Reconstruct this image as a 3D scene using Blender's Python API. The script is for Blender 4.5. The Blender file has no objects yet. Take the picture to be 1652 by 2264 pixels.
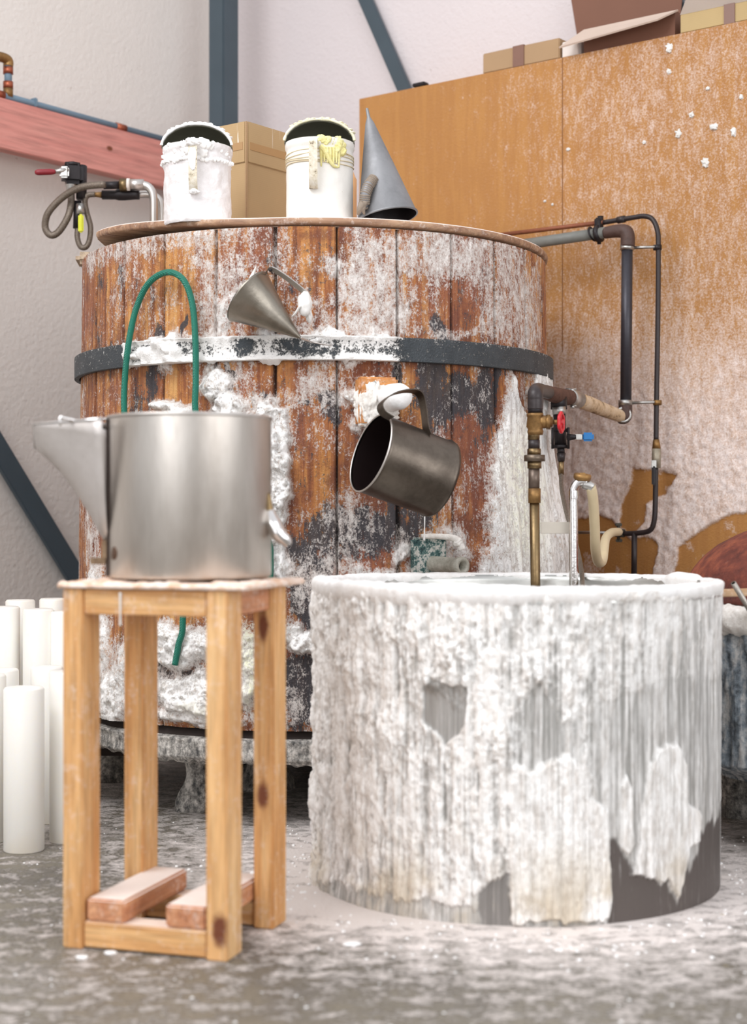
import bpy, bmesh, math, random
import numpy as np
from mathutils import Vector, Matrix
random.seed(7); rng = np.random.default_rng(7)
PI = math.pi
# ------------------------------------------------------------------ camera, light
F = 3450.0; HY = 1145.0; CX = 826.0; EYE = 0.75          # focal length and horizon measured in the 1652 x 2264 frame
sc = bpy.context.scene
cam_d = bpy.data.cameras.new('camera'); cam = bpy.data.objects.new('camera', cam_d); sc.collection.objects.link(cam)
cam.location = (0, 0, EYE); cam.rotation_euler = (PI/2, 0, 0)
cam_d.sensor_fit = 'VERTICAL'; cam_d.sensor_height = 56; cam_d.sensor_width = 41
cam_d.lens = F/2264*56; cam_d.shift_y = (HY-1132)/2264
cam_d.clip_start = .05; cam_d.dof.use_dof = True; cam_d.dof.focus_distance = 4.0; cam_d.dof.aperture_fstop = 4.0
sc.camera = cam
sc.view_settings.view_transform = 'Standard'; sc.view_settings.look = 'None'
sc.view_settings.gamma = 1; sc.view_settings.use_curve_mapping = False
sc.view_settings.exposure = 0.25
w = bpy.data.worlds.new('overcast'); sc.world = w; w.use_nodes = True
wn = w.node_tree; bg = wn.nodes['Background']
tc = wn.nodes.new('ShaderNodeTexCoord'); sp = wn.nodes.new('ShaderNodeSeparateXYZ'); rp = wn.nodes.new('ShaderNodeValToRGB')
wn.links.new(tc.outputs['Generated'], sp.inputs[0]); wn.links.new(sp.outputs['Z'], rp.inputs[0])
rp.color_ramp.elements[0].position = 0.0; rp.color_ramp.elements[0].color = (.70, .70, .715, 1)
rp.color_ramp.elements[1].position = .75; rp.color_ramp.elements[1].color = (.90, .915, .96, 1)
wn.links.new(rp.outputs[0], bg.inputs[0]); bg.inputs[1].default_value = .95
def area(name, loc, target, size, power, col=(.97, .98, 1), sy=None):
    d = bpy.data.lights.new(name, 'AREA'); d.energy = power; d.size = size; d.color = col
    if sy: d.shape = 'RECTANGLE'; d.size_y = sy
    o = bpy.data.objects.new(name, d); sc.collection.objects.link(o); o.location = loc
    o.rotation_euler = (Vector(target)-Vector(loc)).to_track_quat('-Z', 'Y').to_euler(); return o
area('skylight', (-1.5, 1.8, 3.6), (0.1, 3.6, .6), 2.0, 80)
area('rear_fill_light', (-1.9, -1.6, 1.5), (.1, 4.2, .8), 2.4, 38, sy=2.0)  # fill lamp added behind the camera to brighten the lower wall and board
area('window_light', (2.7, .1, 1.75), (-.4, 3.2, .8), 3.0, 48, sy=2.0)

# ------------------------------------------------------------------ numbers
D1 = np.array([.602, .799]); E1 = np.array([.799, -.602]); NL = -E1   # along the left wall; along the orange board
BC = np.array([-.165, 4.42]); BR = .655                              # barrel
VC = np.array([.303, 3.28]); VR = .42                                # vat
def P(px, py, d): return Vector(((px-CX)/F*d, d, EYE+(HY-py)/F*d))
def chit(px, py, c, R):
    dx = (px-CX)/F; dz = (HY-py)/F
    a = dx*dx+1; b = -2*(dx*c[0]+c[1]); k = c[0]**2+c[1]**2-R*R
    D = b*b-4*a*k; y = (-b-math.sqrt(max(D, 0)))/(2*a)
    return math.atan2(dx*y-c[0], c[1]-y), EYE+dz*y
def bwall(px, py, off=0.0):                                          # a point off the barrel's face
    th, z = chit(px, py, BC, BR+off); r = BR+off
    return Vector((BC[0]+r*math.sin(th), BC[1]-r*math.cos(th), z))
POFF = .80
def board(s, off, z):
    q = BC+D1*(POFF+off)+E1*s; return Vector((q[0], q[1], z))
def board_s(px, off=0.0):
    q = BC+D1*(POFF+off); k = (px-CX)/F
    return (k*q[1]-q[0])/(E1[0]-k*E1[1])
def bpt(px, py, off=0.0):                                            # off < 0: in front of the board
    s = board_s(px, off); q = board(s, off, 0); return P(px, py, q[1])

# ------------------------------------------------------------------ noise
def _h(i, j, k):
    n = (i*374761393+j*668265263+k*2147483647 ^ 0x5bf03635) & 0xffffffff
    n = ((n ^ (n >> 13))*1274126177) & 0xffffffff
    n = ((n ^ (n >> 16))*2246822519) & 0xffffffff
    return ((n ^ (n >> 15)) & 0xffff)/65535.0
def vn(x, y, z):
    x = np.asarray(x, float); y = np.asarray(y, float)+0*x; z = np.asarray(z, float)+0*x
    i = np.floor(x).astype(np.int64); j = np.floor(y).astype(np.int64); k = np.floor(z).astype(np.int64)
    fx = x-i; fy = y-j; fz = z-k
    fx = fx*fx*(3-2*fx); fy = fy*fy*(3-2*fy); fz = fz*fz*(3-2*fz)
    r = 0
    for a in (0, 1):
        for b in (0, 1):
            for c in (0, 1):
                r = r+_h(i+a, j+b, k+c)*(fx if a else 1-fx)*(fy if b else 1-fy)*(fz if c else 1-fz)
    return r
def fbm(x, y, z=0.0, o=4):
    r = 0; a = .5; t = 0
    for q in range(o):
        f = 2.03**q; r = r+a*vn(x*f+17.3*q, y*f+5.1*q, z*f+9.7*q); t += a; a *= .55
    return r/t
def ss(a, b, x):
    t = np.clip((x-a)/(b-a), 0, 1); return t*t*(3-2*t)
def polydist(U, V, poly):                                            # >0 inside
    d = np.full(U.shape, 1e9); ins = np.zeros(U.shape, bool); n = len(poly)
    for i in range(n):
        x0, y0 = poly[i]; x1, y1 = poly[(i+1) % n]
        ex, ey = x1-x0, y1-y0; L = ex*ex+ey*ey+1e-12
        t = np.clip(((U-x0)*ex+(V-y0)*ey)/L, 0, 1)
        d = np.minimum(d, np.hypot(U-x0-t*ex, V-y0-t*ey))
        c = ((y0 > V) != (y1 > V)) & (U < ex*(V-y0)/((y1-y0) if y1 != y0 else 1e-9)+x0)
        ins ^= c
    return np.where(ins, d, -d)

# ------------------------------------------------------------------ objects
def link(o): sc.collection.objects.link(o)
WO = {}
def thing(name, label, cat, loc=(0, 0, 0), group=None):
    o = bpy.data.objects.new(name, None); link(o); o.location = loc; o.empty_display_size = .05
    WO[o.name] = Vector(loc); o['label'] = label; o['category'] = cat
    if group: o['group'] = group
    return o
def tag(o, label, cat, group=None):
    o['label'] = label; o['category'] = cat
    if group: o['group'] = group
    return o
class MB:
    def __init__(s): s.v = []; s.f = []; s.sm = []
    def add(s, v, f, smooth=True):
        n = len(s.v); s.v += [tuple(a) for a in v]; s.f += [tuple(i+n for i in q) for q in f]; s.sm += [smooth]*len(f); return s
    def box(s, c, dims, rz=0, bev=.002, R=None):
        bm = bmesh.new(); bmesh.ops.create_cube(bm, size=1)
        for v in bm.verts: v.co = Vector((v.co.x*dims[0], v.co.y*dims[1], v.co.z*dims[2]))
        if bev: bmesh.ops.bevel(bm, geom=bm.edges[:], offset=bev, segments=2, affect='EDGES')
        m = Matrix.Translation(c) @ (R.to_4x4() if R is not None else Matrix.Rotation(rz, 4, 'Z')); bm.transform(m)
        s.add([v.co for v in bm.verts], [[v.index for v in f.verts] for f in bm.faces], False); bm.free(); return s
    def tube(s, pts, r, seg=14, smooth=6, caps=True, wall=0):
        pts = [Vector(p) for p in pts]
        if smooth and len(pts) > 2:
            rr = r if isinstance(r, (list, tuple)) else [r]*len(pts); q = []; nr = []
            for i in range(len(pts)-1):
                p0 = pts[max(i-1, 0)]; p1 = pts[i]; p2 = pts[i+1]; p3 = pts[min(i+2, len(pts)-1)]
                for k in range(smooth):
                    t = k/smooth
                    q.append(.5*((2*p1)+(p2-p0)*t+(2*p0-5*p1+4*p2-p3)*t*t+(3*p1-p0-3*p2+p3)*t**3)); nr.append(rr[i]*(1-t)+rr[i+1]*t)
            q.append(pts[-1]); nr.append(rr[-1]); pts = q; r = nr
        rr = r if isinstance(r, (list, tuple)) else [r]*len(pts)
        T = []
        for i in range(len(pts)):
            a = pts[max(i-1, 0)]; b = pts[min(i+1, len(pts)-1)]; T.append((b-a).normalized())
        n = T[0].orthogonal().normalized(); V = []; 
        for i, p in enumerate(pts):
            n = (n-T[i]*n.dot(T[i])).normalized(); b = T[i].cross(n)
            for k in range(seg):
                a = 2*PI*k/seg; V.append(p+(n*math.cos(a)+b*math.sin(a))*rr[i])
        Fc = []
        for i in range(len(pts)-1):
            for k in range(seg):
                k2 = (k+1) % seg; Fc.append((i*seg+k, i*seg+k2, (i+1)*seg+k2, (i+1)*seg+k))
        if caps: Fc.append(tuple(range(seg))[::-1]); Fc.append(tuple((len(pts)-1)*seg+k for k in range(seg)))
        return s.add(V, Fc)
    def rev(s, p0, ax, prof, seg=28, caps=True):                      # profile (t, r) along an axis
        ax = Vector(ax).normalized(); n = ax.orthogonal().normalized(); b = ax.cross(n); p0 = Vector(p0); V = []
        for t, r in prof:
            for k in range(seg):
                a = 2*PI*k/seg; V.append(p0+ax*t+(n*math.cos(a)+b*math.sin(a))*max(r, 1e-5))
        Fc = [(i*seg+k, i*seg+(k+1) % seg, (i+1)*seg+(k+1) % seg, (i+1)*seg+k) for i in range(len(prof)-1) for k in range(seg)]
        if caps: Fc.append(tuple(range(seg))[::-1]); Fc.append(tuple((len(prof)-1)*seg+k for k in range(seg)))
        return s.add(V, Fc)
    def blob(s, c, r, lump=.25, sc_=12, sub=4, seed=0, fq=2.2):
        bm = bmesh.new(); bmesh.ops.create_icosphere(bm, subdivisions=sub, radius=1)
        co = np.array([v.co[:] for v in bm.verts]); r = np.array(r if hasattr(r, '__len__') else (r,)*3)
        k = 1+lump*(fbm(co[:, 0]*fq+seed, co[:, 1]*fq+3, co[:, 2]*fq, 4)-.5)*2
        co = co*k[:, None]*r+np.array(c)
        s.add([tuple(a) for a in co], [[v.index for v in f.verts] for f in bm.faces]); bm.free(); return s
    def strap(s, pts, width, thick, side, smooth=6):                  # flat strip, side = width direction
        pts = [Vector(p) for p in pts]
        if smooth:
            q = []
            for i in range(len(pts)-1):
                p0 = pts[max(i-1, 0)]; p1 = pts[i]; p2 = pts[i+1]; p3 = pts[min(i+2, len(pts)-1)]
                for k in range(smooth):
                    t = k/smooth; q.append(.5*((2*p1)+(p2-p0)*t+(2*p0-5*p1+4*p2-p3)*t*t+(3*p1-p0-3*p2+p3)*t**3))
            pts = q+[pts[-1]]
        side = Vector(side).normalized(); V = []
        for i, p in enumerate(pts):
            T = (pts[min(i+1, len(pts)-1)]-pts[max(i-1, 0)]).normalized(); n = T.cross(side).normalized()
            for a, b in ((-1, -1), (1, -1), (1, 1), (-1, 1)): V.append(p+side*width/2*a+n*thick/2*b)
        Fc = [(i*4+k, i*4+(k+1) % 4, (i+1)*4+(k+1) % 4, (i+1)*4+k) for i in range(len(pts)-1) for k in range(4)]
        Fc += [(3, 2, 1, 0), tuple((len(pts)-1)*4+k for k in range(4))]
        return s.add(V, Fc, False)
    def build(s, name, mat, parent=None, at=None, attrs=None):
        me = bpy.data.meshes.new(name); o = bpy.data.objects.new(name, me); link(o)
        if parent is not None: o.parent = parent; org = WO[parent.name]
        else:
            org = Vector(at) if at is not None else Vector(np.array(s.v).mean(0)); o.location = org
        WO[o.name] = org
        v = np.array(s.v, float)-np.array(org)
        me.from_pydata([tuple(a) for a in v], [], s.f); me.polygons.foreach_set('use_smooth', s.sm)
        if attrs:
            for k, a in attrs.items():
                at_ = me.attributes.new(k, 'FLOAT', 'POINT'); at_.data.foreach_set('value', np.asarray(a, np.float32).ravel())
        me.materials.append(mat); me.update(); return o
def grid(name, V, nu, nv, mat, parent=None, at=(0, 0, 0), attrs=None, closed=False, kind=None, flip=False):
    """V: (nv, nu, 3) world positions"""
    idx = np.arange(nu*nv).reshape(nv, nu)
    if closed: idx = np.concatenate([idx, idx[:, :1]], 1)
    q = np.stack([idx[:-1, :-1], idx[:-1, 1:], idx[1:, 1:], idx[1:, :-1]], -1).reshape(-1, 4)
    if flip: q = q[:, ::-1]
    me = bpy.data.meshes.new(name); o = bpy.data.objects.new(name, me); link(o)
    if parent is not None: o.parent = parent; org = WO[parent.name]
    else: org = Vector(at); o.location = org
    WO[o.name] = org
    co = (V.reshape(-1, 3)-np.array(org)).astype(np.float32)
    me.vertices.add(len(co)); me.vertices.foreach_set('co', co.ravel())
    me.loops.add(q.size); me.loops.foreach_set('vertex_index', q.ravel().astype(np.int32))
    me.polygons.add(len(q)); me.polygons.foreach_set('loop_start', np.arange(0, q.size, 4, dtype=np.int32))
    me.update(calc_edges=True); me.polygons.foreach_set('use_smooth', [True]*len(q))
    for k, a in (attrs or {}).items():
        at_ = me.attributes.new(k, 'FLOAT', 'POINT'); at_.data.foreach_set('value', np.asarray(a, np.float32).ravel())
    me.materials.append(mat); me.validate()
    if kind: o['kind'] = kind
    return o

# ------------------------------------------------------------------ materials
def lin(r, g, b): return tuple(((c/255)/12.92 if c/255 <= .04045 else ((c/255+.055)/1.055)**2.4) for c in (r, g, b))+(1,)
class Mat:
    def __init__(s, name, rough=.6, metal=0.0):
        s.m = bpy.data.materials.new(name); s.m.use_nodes = True; s.t = s.m.node_tree; s.b = s.t.nodes['Principled BSDF']
        s.b.inputs['Roughness'].default_value = rough; s.b.inputs['Metallic'].default_value = metal; s._c = None
    def n(s, ty, **kw):
        x = s.t.nodes.new(ty)
        for k, v in kw.items(): setattr(x, k, v)
        return x
    def put(s, v, sock):
        if isinstance(v, bpy.types.NodeSocket): s.t.links.new(v, sock)
        elif v is not None: sock.default_value = v
    def co(s, scale=(1, 1, 1), rot=(0, 0, 0), off=(0, 0, 0)):
        if s._c is None: s._c = s.n('ShaderNodeTexCoord').outputs['Object']
        m = s.n('ShaderNodeMapping'); s.put(s._c, m.inputs[0])
        m.inputs['Scale'].default_value = (scale,)*3 if isinstance(scale, (int, float)) else scale
        m.inputs['Rotation'].default_value = rot; m.inputs['Location'].default_value = off
        return m.outputs[0]
    def noise(s, sc_=5, d=4, r=.55, vec=None, dist=0):
        x = s.n('ShaderNodeTexNoise'); s.put(vec if vec is not None else s.co(), x.inputs['Vector'])
        x.inputs['Scale'].default_value = sc_; x.inputs['Detail'].default_value = d; x.inputs['Roughness'].default_value = r; x.inputs['Distortion'].default_value = dist
        return x.outputs['Fac']
    def vor(s, sc_=5, vec=None, feature='F1'):
        x = s.n('ShaderNodeTexVoronoi', feature=feature); s.put(vec if vec is not None else s.co(), x.inputs['Vector']); x.inputs['Scale'].default_value = sc_
        return x.outputs['Distance']
    def ramp(s, f, stops):
        x = s.n('ShaderNodeValToRGB'); s.put(f, x.inputs[0]); e = x.color_ramp.elements
        while len(e) < len(stops): e.new(.5)
        for i, (p, c) in enumerate(stops):
            e[i].position = p; e[i].color = c if hasattr(c, '__len__') else (c, c, c, 1)
        return x.outputs[0]
    def math(s, op, a, b=None, c=None, clamp=False):
        x = s.n('ShaderNodeMath', operation=op, use_clamp=clamp); s.put(a, x.inputs[0]); s.put(b, x.inputs[1]); s.put(c, x.inputs[2]); return x.outputs[0]
    def mix(s, f, a, b):
        x = s.n('ShaderNodeMix', data_type='RGBA'); s.put(f, x.inputs[0]); s.put(a, x.inputs[6]); s.put(b, x.inputs[7]); return x.outputs[2]
    def lerp(s, f, a, b):
        x = s.n('ShaderNodeMix', data_type='FLOAT'); s.put(f, x.inputs[0]); s.put(a, x.inputs[2]); s.put(b, x.inputs[3]); return x.outputs[0]
    def step(s, f, a, b):
        x = s.n('ShaderNodeMapRange', interpolation_type='SMOOTHSTEP'); s.put(f, x.inputs[0]); s.put(a, x.inputs[1]); s.put(b, x.inputs[2]); return x.outputs[0]
    def attr(s, name): return s.n('ShaderNodeAttribute', attribute_name=name).outputs['Fac']
    def col(s, c): s.put(c, s.b.inputs['Base Color']); return s
    def rough(s, c): s.put(c, s.b.inputs['Roughness']); return s
    def metal(s, c): s.put(c, s.b.inputs['Metallic']); return s
    def bump(s, h, dist=.002, st=1.0):
        x = s.n('ShaderNodeBump'); s.put(h, x.inputs['Height']); x.inputs['Distance'].default_value = dist; x.inputs['Strength'].default_value = st
        s.put(x.outputs[0], s.b.inputs['Normal']); return s
def plain(name, c, rough=.5, metal=0.0, var=.15, sc_=30, bump=0.0):
    m = Mat(name, rough, metal); f = m.noise(sc_, 4, .6); c = lin(*c)
    m.col(m.mix(f, tuple(x*(1-var) for x in c[:3])+(1,), tuple(min(1, x*(1+var)) for x in c[:3])+(1,)))
    if bump: m.bump(f, bump)
    return m.m
WAX = lin(238, 234, 230)
def waxy(name, c, c2, sc_=60, bump=.003, rough=.5, sss=.0):
    m = Mat(name, rough); a = m.noise(sc_, 5, .65); b = m.noise(sc_*.12, 3)
    f = m.ramp(m.lerp(.5, a, b), [(.35, 0), (.62, 1)])
    m.col(m.mix(f, lin(*c2), lin(*c))).bump(a, bump)
    if sss: m.b.inputs['Subsurface Weight'].default_value = sss; m.b.inputs['Subsurface Radius'].default_value = (.03, .025, .02)
    return m.m
def wood(name, light, dark, axis='z', rot=0.0, knots=(), dust=0.0, ring=7.0, dustup=0.0):
    m = Mat(name, .62)
    s_ = {'z': (16, 16, 1.1), 'x': (1.1, 16, 16), 'y': (16, 1.1, 16)}[axis]
    # rotate into the piece's own axes, then stretch along the grain
    base = m.co(1, (0, 0, rot)); mp = m.n('ShaderNodeMapping'); m.put(base, mp.inputs[0]); mp.inputs['Scale'].default_value = s_
    v = mp.outputs[0]
    g = m.noise(2.2, 5, .55, v, .6); fine = m.noise(ring, 4, .6, v)
    c = m.ramp(g, [(.3, lin(*dark)), (.5, lin(*[(a+b)/2 for a, b in zip(light, dark)])), (.68, lin(*light))])
    c = m.mix(m.ramp(fine, [(.42, 0), (.7, .45)]), c, lin(*[x*.62 for x in dark]))
    for (p, r) in knots:
        k = m.n('ShaderNodeMapping'); m.put(base, k.inputs[0]); k.inputs['Location'].default_value = tuple(-a/b for a, b in zip(p, r)); k.inputs['Scale'].default_value = tuple(1/x for x in r)
        L = m.n('ShaderNodeVectorMath', operation='LENGTH'); m.put(k.outputs[0], L.inputs[0])
        d = m.math('ADD', L.outputs['Value'], m.math('MULTIPLY', m.math('SUBTRACT', m.noise(40, 3), .5), .8))
        c = m.mix(m.math('SUBTRACT', 1, m.step(d, .45, 1.15)), c, lin(112, 58, 30))
    if dust or dustup:
        nn = m.noise(70, 5, .7)
        geo = m.n('ShaderNodeNewGeometry'); sx = m.n('ShaderNodeSeparateXYZ'); m.put(geo.outputs['Normal'], sx.inputs[0])
        up = m.math('MULTIPLY', m.step(sx.outputs['Z'], .5, .9), dustup)
        f = m.math('ADD', m.ramp(m.math('ADD', nn, m.math('MULTIPLY', m.noise(9, 3), .35)), [(.72, 0), (.95, dust)]), up, clamp=True)
        c = m.mix(f, c, lin(242, 230, 222))
    m.col(c).bump(m.math('ADD', g, m.math('MULTIPLY', fine, .5)), .0012)
    return m.m
def metalmat(name, c, rough=.3, dirt=(90, 80, 70), amt=.4, sc_=8, wax=0.0, metal=1.0, streak=False, aniso=0):
    m = Mat(name, rough, metal); v = m.co((1, 1, .25) if streak else 1)
    n1 = m.noise(sc_, 6, .65, v); n2 = m.noise(sc_*9, 4, .6, v)
    f = m.ramp(n1, [(.42, 0), (.72, amt)])
    cc = m.mix(f, lin(*c), lin(*dirt)); r = m.lerp(n2, rough*.8, rough*1.35)
    if wax:
        wf = m.ramp(m.noise(45, 6, .75), [(.60-wax*.2, 0), (.66-wax*.2, 1)])
        cc = m.mix(wf, cc, lin(225, 222, 218)); m.metal(m.math('MULTIPLY', m.math('SUBTRACT', 1, wf), metal)); r = m.lerp(wf, r, .6)
    m.col(cc).rough(r).bump(n2, .0004)
    return m.m
steel = metalmat('stainless_steel', (205, 200, 195), .33, (150, 140, 130), .5, 6)
steel_pot = metalmat('pot_steel', (203, 197, 190), .36, (150, 138, 126), .55, 7, streak=True)
steel_dark = metalmat('dark_mug_steel', (108, 99, 90), .36, (62, 54, 48), .8, 9)
chrome = metalmat('chrome', (225, 222, 220), .12, (150, 145, 140), .3, 12)
cone_steel = metalmat('cone_steel', (150, 143, 132), .34, (95, 86, 74), .7, 10)
galv = metalmat('galvanised_cone', (142, 142, 144), .55, (104, 104, 106), .6, 10, metal=.55)
brass = metalmat('brass', (158, 122, 76), .48, (86, 62, 42), .8, 30, metal=.8)
oldbrass = metalmat('aged_brass_pipe', (140, 118, 86), .38, (92, 78, 58), .6, 20)
copper = metalmat('copper', (176, 104, 80), .45, (120, 66, 50), .5, 20)
rustpipe = plain('rusted_copper_pipe', (135, 78, 52), .55, .3, .35, 40, .001)
blackpipe = plain('black_pipe', (50, 42, 42), .42, .2, .3, 60, .0006)
pipebody = plain('dark_steel_pipe', (62, 60, 66), .4, .4, .25, 50, .0005)
greypipe = plain('grey_plastic_pipe', (112, 112, 106), .5, 0, .2, 40, .001)
elbowm = plain('brown_elbow', (76, 55, 48), .6, 0, .35, 60, .002)
zinc = metalmat('zinc_clamp', (190, 188, 184), .35, (120, 116, 110), .5, 40)
blackiron = plain('black_iron', (34, 28, 30), .45, .3, .3, 60, .0008)
lagging = Mat('lagged_pipe', .75); _n = lagging.noise(18, 5, .7, lagging.co((1, 1, 1)))
lagging.col(lagging.ramp(_n, [(.36, lin(92, 66, 44)), (.47, lin(196, 168, 134)), (.7, lin(222, 202, 178))])).bump(_n, .003); lagging = lagging.m
redp = plain('red_paint', (196, 30, 42), .35, 0, .2, 40); darkred = plain('dark_red_grip', (128, 24, 36), .45, 0, .2, 40)
bluep = plain('blue_grip', (24, 112, 176), .4, 0, .15, 40); yellowp = plain('yellow_grip', (206, 206, 36), .5, 0, .2, 40)
creamhose = plain('cream_hose', (214, 196, 160), .55, 0, .1, 20); braid = Mat('braided_hose', .45, .5)
_v = braid.vor(420); braid.col(braid.ramp(_v, [(.1, lin(70, 60, 52)), (.6, lin(124, 112, 100))])).bump(_v, .0006); braid = braid.m
green = Mat('green_hose', .42); _w = green.n('ShaderNodeTexWave', bands_direction='DIAGONAL'); green.put(green.co(), _w.inputs[0]); _w.inputs['Scale'].default_value = 160
green.col(green.mix(green.ramp(green.noise(60, 4, .7), [(.66, 0), (.72, .6)]), green.mix(_w.outputs['Fac'], lin(12, 92, 76), lin(26, 128, 106)), lin(190, 205, 198))).bump(_w.outputs['Fac'], .0008); green = green.m
bluesteel = Mat('blue_grey_steel', .5, .1); _a = bluesteel.noise(6, 4); _b = bluesteel.noise(80, 4)
bluesteel.col(bluesteel.mix(bluesteel.ramp(_b, [(.7, 0), (.76, .6)]), bluesteel.mix(_a, lin(62, 74, 82), lin(76, 90, 99)), lin(90, 70, 62))); bluesteel = bluesteel.m
bluepipe = plain('blue_grey_plastic', (104, 126, 142), .5, 0, .12, 20)
def cardboard(name, c, drip=0.0):
    m = Mat(name, .8); w_ = m.n('ShaderNodeTexWave', bands_direction='Z'); m.put(m.co(), w_.inputs[0]); w_.inputs['Scale'].default_value = 60
    a = m.noise(8, 4); cc = m.mix(m.math('MULTIPLY', w_.outputs['Fac'], .10), m.mix(a, lin(*[x*.92 for x in c]), lin(*c)), lin(*[x*.8 for x in c]))
    if drip:
        d = m.noise(1, 3, .6, m.co((90, 90, 5))); cc = m.mix(m.ramp(d, [(.68, 0), (.72, drip)]), cc, lin(236, 226, 214))
    m.col(cc); return m.m
card = cardboard('cardboard', (186, 156, 114), .8); card_dark = cardboard('brown_cardboard', (128, 88, 70)); card_pale = cardboard('pale_cardboard', (176, 144, 108)); tape = plain('packing_tape', (126, 92, 78), .3, 0, .1, 20)
tape2 = plain('clear_tape', (172, 136, 94), .25, 0, .06, 20); whitecard = plain('white_card', (224, 214, 206), .7, 0, .05, 20)
waxw = waxy('white_wax', (250, 249, 248), (236, 232, 228), 60, .002, .5)
waxsoft = waxy('smooth_wax', (236, 234, 230), (220, 216, 210), 20, .001, .4)
crust = waxy('wax_crust', (246, 242, 236), (206, 196, 184), 90, .003, .6)
waxyel = waxy('yellow_wax', (238, 232, 176), (222, 208, 130), 70, .004, .45)
cream = Mat('cream_enamel', .5); _n1 = cream.noise(30, 5, .7); _n2 = cream.noise(5, 3)
cream.col(cream.mix(cream.ramp(_n1, [(.66, 0), (.74, .7)]), cream.mix(_n2, lin(224, 219, 210), lin(240, 237, 232)), lin(196, 180, 150))).bump(_n1, .0015); cream = cream.m
handlem = Mat('chipped_cream_handle', .5); _n1 = handlem.noise(60, 5, .7)
handlem.col(handlem.ramp(_n1, [(.36, lin(110, 92, 66)), (.45, lin(206, 194, 170)), (.7, lin(230, 224, 212))])).bump(_n1, .0015); handlem = handlem.m
candlem = Mat('candle_wax', .45); _z = candlem.n('ShaderNodeSeparateXYZ'); candlem.put(candlem.co(), _z.inputs[0])
candlem.col(candlem.mix(candlem.ramp(candlem.noise(4, 2), [(.5, 0), (.8, .5)]), lin(240, 237, 230), lin(226, 208, 176)))
candlem.b.inputs['Subsurface Weight'].default_value = .6; candlem.b.inputs['Subsurface Radius'].default_value = (.05, .045, .035); candlem = candlem.m

# ------------------------------------------------------------------ setting: floor
nx, ny = 420, 420
fx = np.linspace(-4.5, 4.5, nx); fy = np.linspace(-1.5, 8.0, ny); X, Y = np.meshgrid(fx, fy)
dv = np.hypot(X-VC[0], Y-VC[1])-VR; db = np.hypot(X-BC[0], Y-BC[1])-BR
pw = np.clip(1-dv/.55, 0, 1)**1.5*.9+.35*np.clip(1-np.abs(db)/.6, 0, 1)+.28*(fbm(X*2, Y*2)-.35)
pw = pw+.45*np.exp(-(((X+.12)/.22)**2+((Y-3.0)/.16)**2))
fm = Mat('waxy_concrete', .5); a = fm.attr('wax'); n1 = fm.noise(24, 8, .72, fm.co((.8, 1, 1)), .2); n2 = fm.noise(2.2, 4, .6); n3 = fm.noise(120, 4, .7)
base = fm.ramp(n2, [(.3, lin(98, 92, 84)), (.5, lin(126, 118, 104)), (.7, lin(146, 139, 130))])
base = fm.mix(fm.ramp(n3, [(.35, .7), (.5, 0)]), base, lin(78, 72, 60))
f = fm.math('ADD', fm.math('SUBTRACT', fm.math('MULTIPLY', n1, 1.35), .175), fm.math('MULTIPLY', a, .42)); f = fm.math('ADD', f, fm.math('MULTIPLY', fm.math('SUBTRACT', n3, .5), .5))
f = fm.ramp(f, [(.50, 0), (.60, .45), (.82, 1)])
cc = fm.mix(f, base, lin(232, 222, 216))
cc = fm.mix(fm.ramp(fm.noise(28, 2, .5, fm.co(1, off=(3, 1, 0))), [(.74, 0), (.77, .7)]), cc, lin(212, 186, 120))
fm.col(cc).rough(fm.lerp(f, .38, .65)).bump(fm.math('ADD', f, n3), .004)
Z = .012*np.clip(pw-.55, 0, 1)*fbm(X*20, Y*20)*0
grid('floor', np.stack([X, Y, Z], -1), nx, ny, fm.m, attrs={'wax': pw}, kind='structure')
# ------------------------------------------------------------------ walls
LOFF = 1.352; BOFF = 1.16
corner = BC+D1*BOFF+NL*LOFF
def wallmat(name, c, c2):
    m = Mat(name, .75); n_ = m.noise(2.5, 4); g = m.noise(60, 4, .6); sp_ = m.noise(26, 2, .5)
    k = m.mix(n_, lin(*c2), lin(*c)); k = m.mix(m.ramp(sp_, [(.76, 0), (.79, .5)]), k, lin(150, 130, 118)); m.col(k).bump(g, .003); return m.m
wl = wallmat('white_plaster', (224, 217, 211), (213, 206, 199)); wb = wallmat('white_wall', (222, 213, 213), (214, 205, 206))
def slab(name, p, q, inward, h, mat, th=.08):
    p = Vector((p[0], p[1], 0)); q = Vector((q[0], q[1], 0)); n = -Vector((inward[0], inward[1], 0))*th
    V = [p, q, q+n, p+n]; V = V+[v+Vector((0, 0, h)) for v in V]
    o = MB().add(V, [(3, 2, 1, 0), (4, 5, 6, 7), (0, 1, 5, 4), (1, 2, 6, 5), (2, 3, 7, 6), (3, 0, 4, 7)], False).build(name, mat, at=(0, 0, 0)); o['kind'] = 'structure'; return o
slab('wall_left', corner-D1*4.6, corner+D1*.0, E1, 3.9, wl)
slab('wall_back', corner-E1*.0, corner+E1*4.2, -D1, 3.9, wb)
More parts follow.
